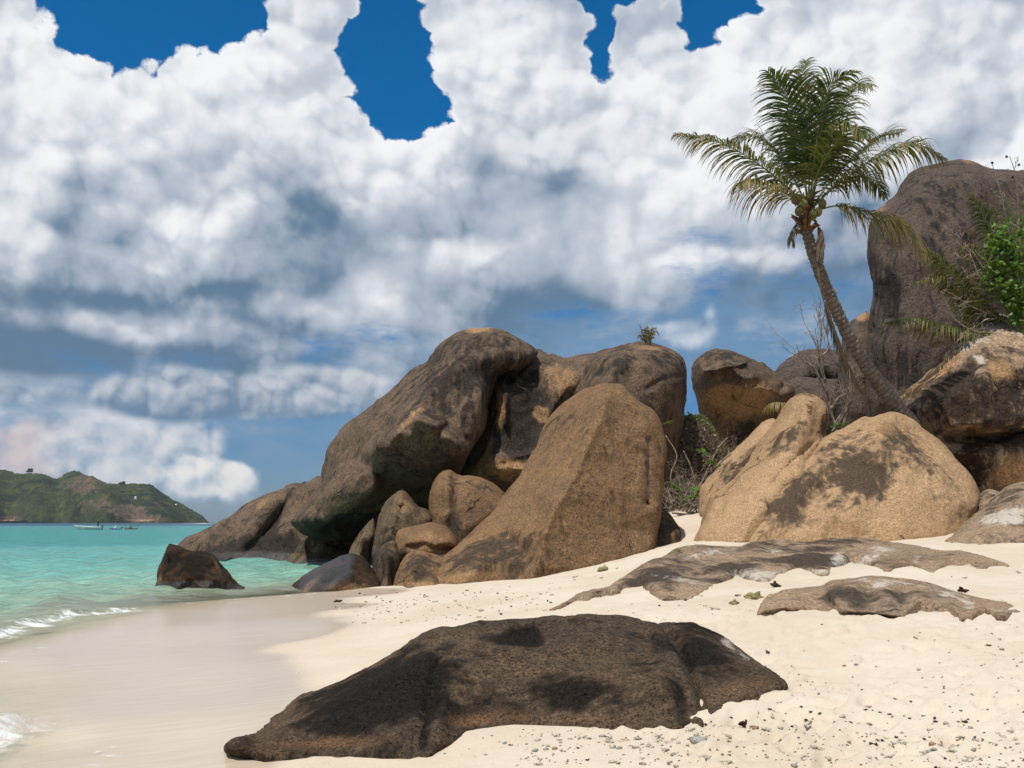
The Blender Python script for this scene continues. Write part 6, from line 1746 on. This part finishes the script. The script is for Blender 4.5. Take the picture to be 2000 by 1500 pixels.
put('grass_tuft', mb.mesh('grass_tuft', m_drab, TB2, False), None, tuple(TB2), 'small tuft of dry grass on top of the rounded knob', None, None, 'stuff')

# leafy shrub on the black crusted boulder
LB = at(1990, 640, 33.2)
ls = put('shrub', None, None, LB, 'bright green leafy shrub with bare curving twigs at the right edge', 'shrub')
mb = MB()
lines = [[(1995, 650, 33.2), (1950, 620, 32.9), (1900, 600, 32.6), (1860, 575, 32.5), (1842, 566, 32.4)], [(1990, 650, 33.2), (1940, 560, 32.8), (1905, 500, 32.6), (1878, 470, 32.5), (1885, 450, 32.5)], [(1995, 640, 33.2), (1960, 560, 33), (1930, 520, 32.8), (1895, 540, 32.6), (1878, 520, 32.6)],
         [(1998, 640, 33.2), (1985, 540, 33), (1970, 450, 32.9), (1955, 380, 32.8), (1938, 320, 32.8)], [(1998, 640, 33.2), (1995, 540, 33), (1990, 440, 32.9), (1985, 350, 32.8), (1972, 305, 32.8)], [(1995, 652, 33.1), (1940, 650, 32.7), (1900, 646, 32.5), (1862, 620, 32.4), (1838, 568, 32.4)], [(1995, 650, 33.1), (1960, 655, 32.7), (1930, 660, 32.5), (1905, 652, 32.4)],
         [(1995, 645, 33.2), (2010, 540, 33), (2005, 440, 33), (2015, 360, 33)], [(1960, 560, 33), (1920, 585, 32.7), (1890, 590, 32.5), (1870, 600, 32.4)], [(1940, 560, 32.8), (1915, 545, 32.5), (1895, 500, 32.4), (1880, 505, 32.4)]]
for ln_ in lines:
    pth = spline([at(*p) for p in ln_], 26)
    mb.add(*tube(pth, np.linspace(0.040, 0.010, 26), 5))
    for k in range(6):
        i = rb_.integers(8, 26)
        grow(mb, pth[i - 1], pth[i - 1] - pth[i - 3] + rb_.normal(0, 0.08, 3), rb_.uniform(0.35, 0.9), 0.012, 2, rb_, 2, 0.35, None, 0.7, 0.02, 4)
put('branches', mb.mesh('branches', m_twig, LB), ls)
lf = MB()


def leaf_disc(mb_, p, d, s, ln, w, dry):
    n = np.cross(d, s)
    V = [p]
    for u, ww, k in ((0.3, 0.9, 1), (0.7, 1.0, 1), (1.0, 0.05, 0), (0.7, 1.0, -1), (0.3, 0.9, -1)):
        V.append(p + d * ln * u + s * w * ww * k + n * 0.18 * w * abs(k) - n * 0.1 * ln * u * u)
    mb_.add(np.array(V), [(0, 1, 2, 3), (0, 3, 4, 5)], along=0.1, dry=dry)


for k in range(1500):
    if rb_.random() < 0.82:
        c0 = [(1975, 520, 42, 70), (1955, 480, 26, 40), (1990, 580, 24, 40), (1940, 545, 26, 40), (2010, 480, 30, 80)][rb_.integers(0, 5)]
        px, py = rb_.normal(c0[0], c0[2] * 0.5), rb_.normal(c0[1], c0[3] * 0.5)
    else:
        px, py = rb_.normal(1990, 12), rb_.normal(605, 16)
    if px < 1905 or py > 640:
        continue
    p = at(px, py, rb_.uniform(32.2, 33.6))
    d = rb_.normal(0, 1, 3) + np.array([0, 0, -0.2])
    d /= np.linalg.norm(d)
    s = np.cross(d, np.array([0, -0.5, 1.0]) + rb_.normal(0, 0.5, 3))
    s /= np.linalg.norm(s)
    leaf_disc(lf, p, d, s, rb_.uniform(0.12, 0.24), rb_.uniform(0.045, 0.085), rb_.uniform(-0.4, 0.7))
put('leaves', lf.mesh('leaves', m_green, LB, False), ls, kind='stuff')
m_berry = flat_mat('berry', (0.02, 0.018, 0.02), 0.5, 0.4)
V, fs = blob_mesh(9, 0.05, (1, 1, 1), 1, 0.05)
bme = mesh_np('berry', V, fs, m_berry)
for px, py in ((1938, 318), (1966, 306), (1990, 322), (1978, 345)):
    put('berry', bme, ls, tuple(at(px, py, 32.8) - LB))


# ------------------------------------------------------------------ things lying on the sand
def hit(px, py):
    """where the line of sight through a pixel meets the sand"""
    y = np.geomspace(3.0, 45.0, 900)
    x = (px - 1000) / F * y
    z = HC + (HOR - py) / F * y
    k = np.argmax(z < ground_z(x, y))
    return np.array([x[k], y[k], 0.0])


def settle(p):
    """height of the built sand sheet at p"""
    r = int(np.clip(np.searchsorted(GY[:, 0], p[1]) - 1, 0, NR - 2))
    fy = (p[1] - GY[r, 0]) / (GY[r + 1, 0] - GY[r, 0])
    u = p[0] / p[1]
    cols = GX[r] / GY[r]
    c_ = int(np.clip(np.searchsorted(cols, u) - 1, 0, NC - 2))
    fx = (u - cols[c_]) / (cols[c_ + 1] - cols[c_])
    Zg = GZf.reshape(NR, NC)
    return (Zg[r, c_] * (1 - fx) + Zg[r, c_ + 1] * fx) * (1 - fy) + (Zg[r + 1, c_] * (1 - fx) + Zg[r + 1, c_ + 1] * fx) * fy


rs = np.random.default_rng(91)
m_coral = flat_mat('dead_coral', (0.50, 0.44, 0.34), 0.95, 0.1, 0.35, 30.0)
m_grey = flat_mat('grey_pebble', (0.34, 0.33, 0.29), 0.8, 0.2, 0.4, 25.0)
m_rust = flat_mat('rust_pebble', (0.33, 0.17, 0.09), 0.8, 0.2, 0.4, 25.0)
m_weed = flat_mat('dried_seaweed', (0.060, 0.038, 0.024), 0.9, 0.1, 0.5, 20.0)
m_redweed = flat_mat('red_seaweed', (0.040, 0.012, 0.010), 0.7, 0.2, 0.6, 30.0)
m_olive = flat_mat('olive_coral', (0.26, 0.23, 0.10), 0.95, 0.1, 0.5, 20.0)

pebs = []
for k in range(9):
    V, fs = blob_mesh(300 + k, 1.0, (1.0, rs.uniform(0.6, 0.9), rs.uniform(0.35, 0.6)), 1, 0.35, 1.6)
    pebs.append(mesh_np('pebble', V, fs, (m_coral, m_grey, m_rust)[0 if k < 5 else 1 if k < 8 else 2]))
frags = []
for k in range(6):
    mb = MB()
    p = np.zeros(3)
    for j in range(rs.integers(3, 6)):
        d = rs.normal(0, 1, 3) * np.array([1, 1, 0.25])
        d /= np.linalg.norm(d)
        a_ = rs.normal(0, 0.25, 3) * np.array([1, 1, 0.3])
        mb.add(*tube([a_, a_ + d * 0.5, a_ + d * 1.0], [0.22, 0.2, 0.12], 6))
    frags.append(mb.mesh('coral_fragment', m_coral))
weeds = []
for k in range(7):
    mb = MB()
    for j in range(11):
        a_ = rs.normal(0, 0.06, 3) * np.array([1, 0.8, 0.15]) + np.array([0, 0, 0.12])
        pth, _ = wiggle(a_, rs.normal(0, 1, 3) * np.array([1, 1, 0.3]), rs.uniform(0.4, 1.0), 5, rs, 0.6)
        pth[:, 2] = np.abs(pth[:, 2]) * 0.7
        mb.add(*tube(pth, [0.12, 0.17, 0.2, 0.17, 0.13, 0.05], 4))
    weeds.append(mb.mesh('seaweed', m_weed))


def lay(me, px, py, size, name, label, cat, group=None, sink=0.25, stretch=1.0):
    p = hit(px, py)
    p[2] = settle(p) + size * 0.28 - size * sink * 0.5
    o = put(name, me, None, tuple(p), label, cat, group)
    o.rotation_euler = (rs.uniform(-0.2, 0.2), rs.uniform(-0.2, 0.2), rs.uniform(0, 6.28))
    o.scale = (size * stretch, size, size)
    return o


SANDS = [np.array(p_, float) for p_ in (
    [(640, 1180), (760, 1165), (1050, 1140), (1110, 1135), (1060, 1185), (1080, 1196), (880, 1215), (700, 1225)],
    [(1100, 1203), (1470, 1208), (1560, 1216), (2000, 1216), (2000, 1500), (1400, 1500), (1395, 1425), (1545, 1338), (1420, 1238), (1290, 1210)],
    [(840, 1500), (905, 1450), (1380, 1428), (1400, 1500)],
    [(1290, 1082), (1110, 1125), (1075, 1185), (1250, 1098)],
    [(1100, 1206), (1240, 1180), (1470, 1150), (1480, 1196), (1300, 1208)],
    [(1700, 1120), (2000, 1112), (2000, 1170), (1860, 1150), (1700, 1122)])]


def rand_sand(weights):
    while True:
        k = rs.choice(len(SANDS), p=weights)
        po = SANDS[k]
        q_ = rs.uniform(po.min(0), po.max(0))
        if inside(po, q_[None, :])[0]:
            return q_


PG, FG, WG = 'loose pebbles strewn over the beach', 'broken coral fragments strewn over the beach', 'scraps of dry seaweed strewn over the beach'
for k in range(115):
    if k < 65:
        px, py = rs.uniform(1010, 2000), 1400 + abs(rs.normal(0, 1)) * 60 + 8
        if py > 1498 or (px < 1385 and py < 1428):
            px, py = rs.uniform(1100, 2000), rs.uniform(1432, 1498)
    else:
        px, py = rand_sand([0.45, 0.25, 0.15, 0.05, 0.05, 0.05])
    y_ = hit(px, py)[1]
    lay(pebs[rs.integers(0, 9)], px, py, rs.uniform(0.6, 1.35) * (0.010 + 0.0017 * y_), 'pebble', 'small rounded pebble lying loose on the beach sand', 'pebble', PG)
for k in range(95):
    if k < 55:
        px, py = rs.uniform(1050, 2000), rs.uniform(1425, 1498)
    else:
        px, py = rand_sand([0.5, 0.25, 0.05, 0.1, 0.05, 0.05])
    y_ = hit(px, py)[1]
    lay(frags[rs.integers(0, 6)], px, py, rs.uniform(0.6, 1.3) * (0.016 + 0.0020 * y_), 'coral_fragment', 'small broken branch of dead coral on the beach sand', 'coral', FG)
for k in range(115):
    u = rs.random()
    if u < 0.42:                                   # wrack line right of the foreground rock
        px = rs.uniform(1370, 2000)
        py = np.interp(px, [1370, 1500, 1700, 2000], [1402, 1398, 1396, 1400]) + rs.normal(0, 6) + (14 if rs.random() < 0.25 else 0)
    elif u < 0.62:
        px = rs.uniform(1680, 1960)
        py = rs.normal(1455, 16)
    elif u < 0.85:                                 # band in front of the slab
        px = rs.uniform(700, 1100)
        py = np.interp(px, [700, 900, 1100], [1158, 1150, 1165]) + abs(rs.normal(0, 14))
    else:
        px, py = rand_sand([0.3, 0.3, 0.05, 0.1, 0.2, 0.05])
    y_ = hit(px, min(py, 1498))[1]
    lay(weeds[rs.integers(0, 7)], px, min(py, 1498), rs.uniform(0.35, 0.95) * (0.009 + 0.0024 * y_), 'seaweed', 'scrap of dark dried seaweed on the beach sand', 'seaweed', WG, stretch=rs.uniform(0.8, 1.8))
# the ones that stand out
big = weeds[2].copy()
big.materials.clear()
big.materials.append(m_redweed)
lay(big, 1452, 1426, 0.055, 'seaweed', 'dark red clump of seaweed right of the foreground rock', 'seaweed')
V, fs = blob_mesh(401, 1.0, (1.0, 0.7, 0.55), 3, 0.5, 2.2)
ol = mesh_np('coral_lump', V, fs, m_olive)
lay(ol, 1472, 1172, 0.11, 'coral_lump', 'knobbly pale coral lump just left of the dark humped rock', 'coral')
lay(ol, 1434, 1182, 0.075, 'coral_lump', 'flat olive coral lump between the rock sliver and the humped rock', 'coral', stretch=1.3)
for px, py, lab in ((1127, 1104, 'olive coral lump on the sand in front of the slab, the lower of two'), (1176, 1116, 'coral lump on the sand in front of the slab, the right of two')):
    lay(ol, px, py, 0.13, 'coral_lump', lab, 'coral', stretch=1.2)
gp2 = pebs[6]
lay(gp2, 1366, 1445, 0.062, 'pebble', 'largest pale grey pebble, on the sand in front of the foreground rock', 'pebble')
lay(weeds[1], 661, 1176, 0.10, 'seaweed', 'dark seaweed clump alone on the smooth sand behind the foreground rock', 'seaweed', stretch=1.5)
for px, py, s_, lab in ((1515, 1147, 0.12, 'dark seaweed clump behind the left end of the humped rock'), (1880, 1157, 0.10, 'dark seaweed clump behind the right end of the humped rock'), (1500, 1270, 0.035, 'small dark seaweed knot right of the pointed foreground rock')):
    lay(weeds[3], px, py, s_, 'seaweed', lab, 'seaweed', stretch=1.4)

# shell grit: far too small to count
mb = MB()
N_ = 1300
for k in range(N_):
    if rs.random() < 0.45:
        px, py = rs.uniform(1000, 2000), rs.uniform(1425, 1499)
    else:
        px, py = rand_sand([0.35, 0.40, 0.10, 0.05, 0.05, 0.05])
    y_ = (HC - 0.4) * F / (py - HOR)
    p = np.array([(px - 1000) / F * y_, y_, 0.0])
    p[2] = settle(p)
    z = float(ground_z(np.array([p[0]]), np.array([p[1]]))[0])
    y2 = (HC - z) * F / (py - HOR)
    p = np.array([(px - 1000) / F * y2, y2, 0.0])
    if not (3 < y2 < 26):
        continue
    p[2] = settle(p)
    s = rs.uniform(0.4, 1.0) * (0.004 + 0.0009 * y2)
    a_ = rs.uniform(0, 6.28)
    c_, s_ = math.cos(a_) * s, math.sin(a_) * s
    V = np.array([(c_ * 1.6, s_ * 1.6, 0), (-s_, c_, 0), (-c_ * 1.4, -s_ * 1.4, 0), (s_, -c_, 0), (0, 0, s * 0.9)]) + p
    mb.add(V, [(0, 1, 4), (1, 2, 4), (2, 3, 4), (3, 0, 4)], along=0.0, dry=rs.random())
m_grit, q, pos, nor, bs, out = material('shell_grit')
c = q.mix(q.ss(q.attr('dry'), 0.45, 0.55), (0.55, 0.47, 0.36), (0.12, 0.085, 0.055))
q.put(bs.inputs['Base Color'], c)
bs.inputs['Roughness'].default_value = 0.9
put('shell_grit', mb.mesh('shell_grit', m_grit, smooth=False), None, (0, 0, 0), 'fine shell grit and crumbs scattered over the sand', None, None, 'stuff')
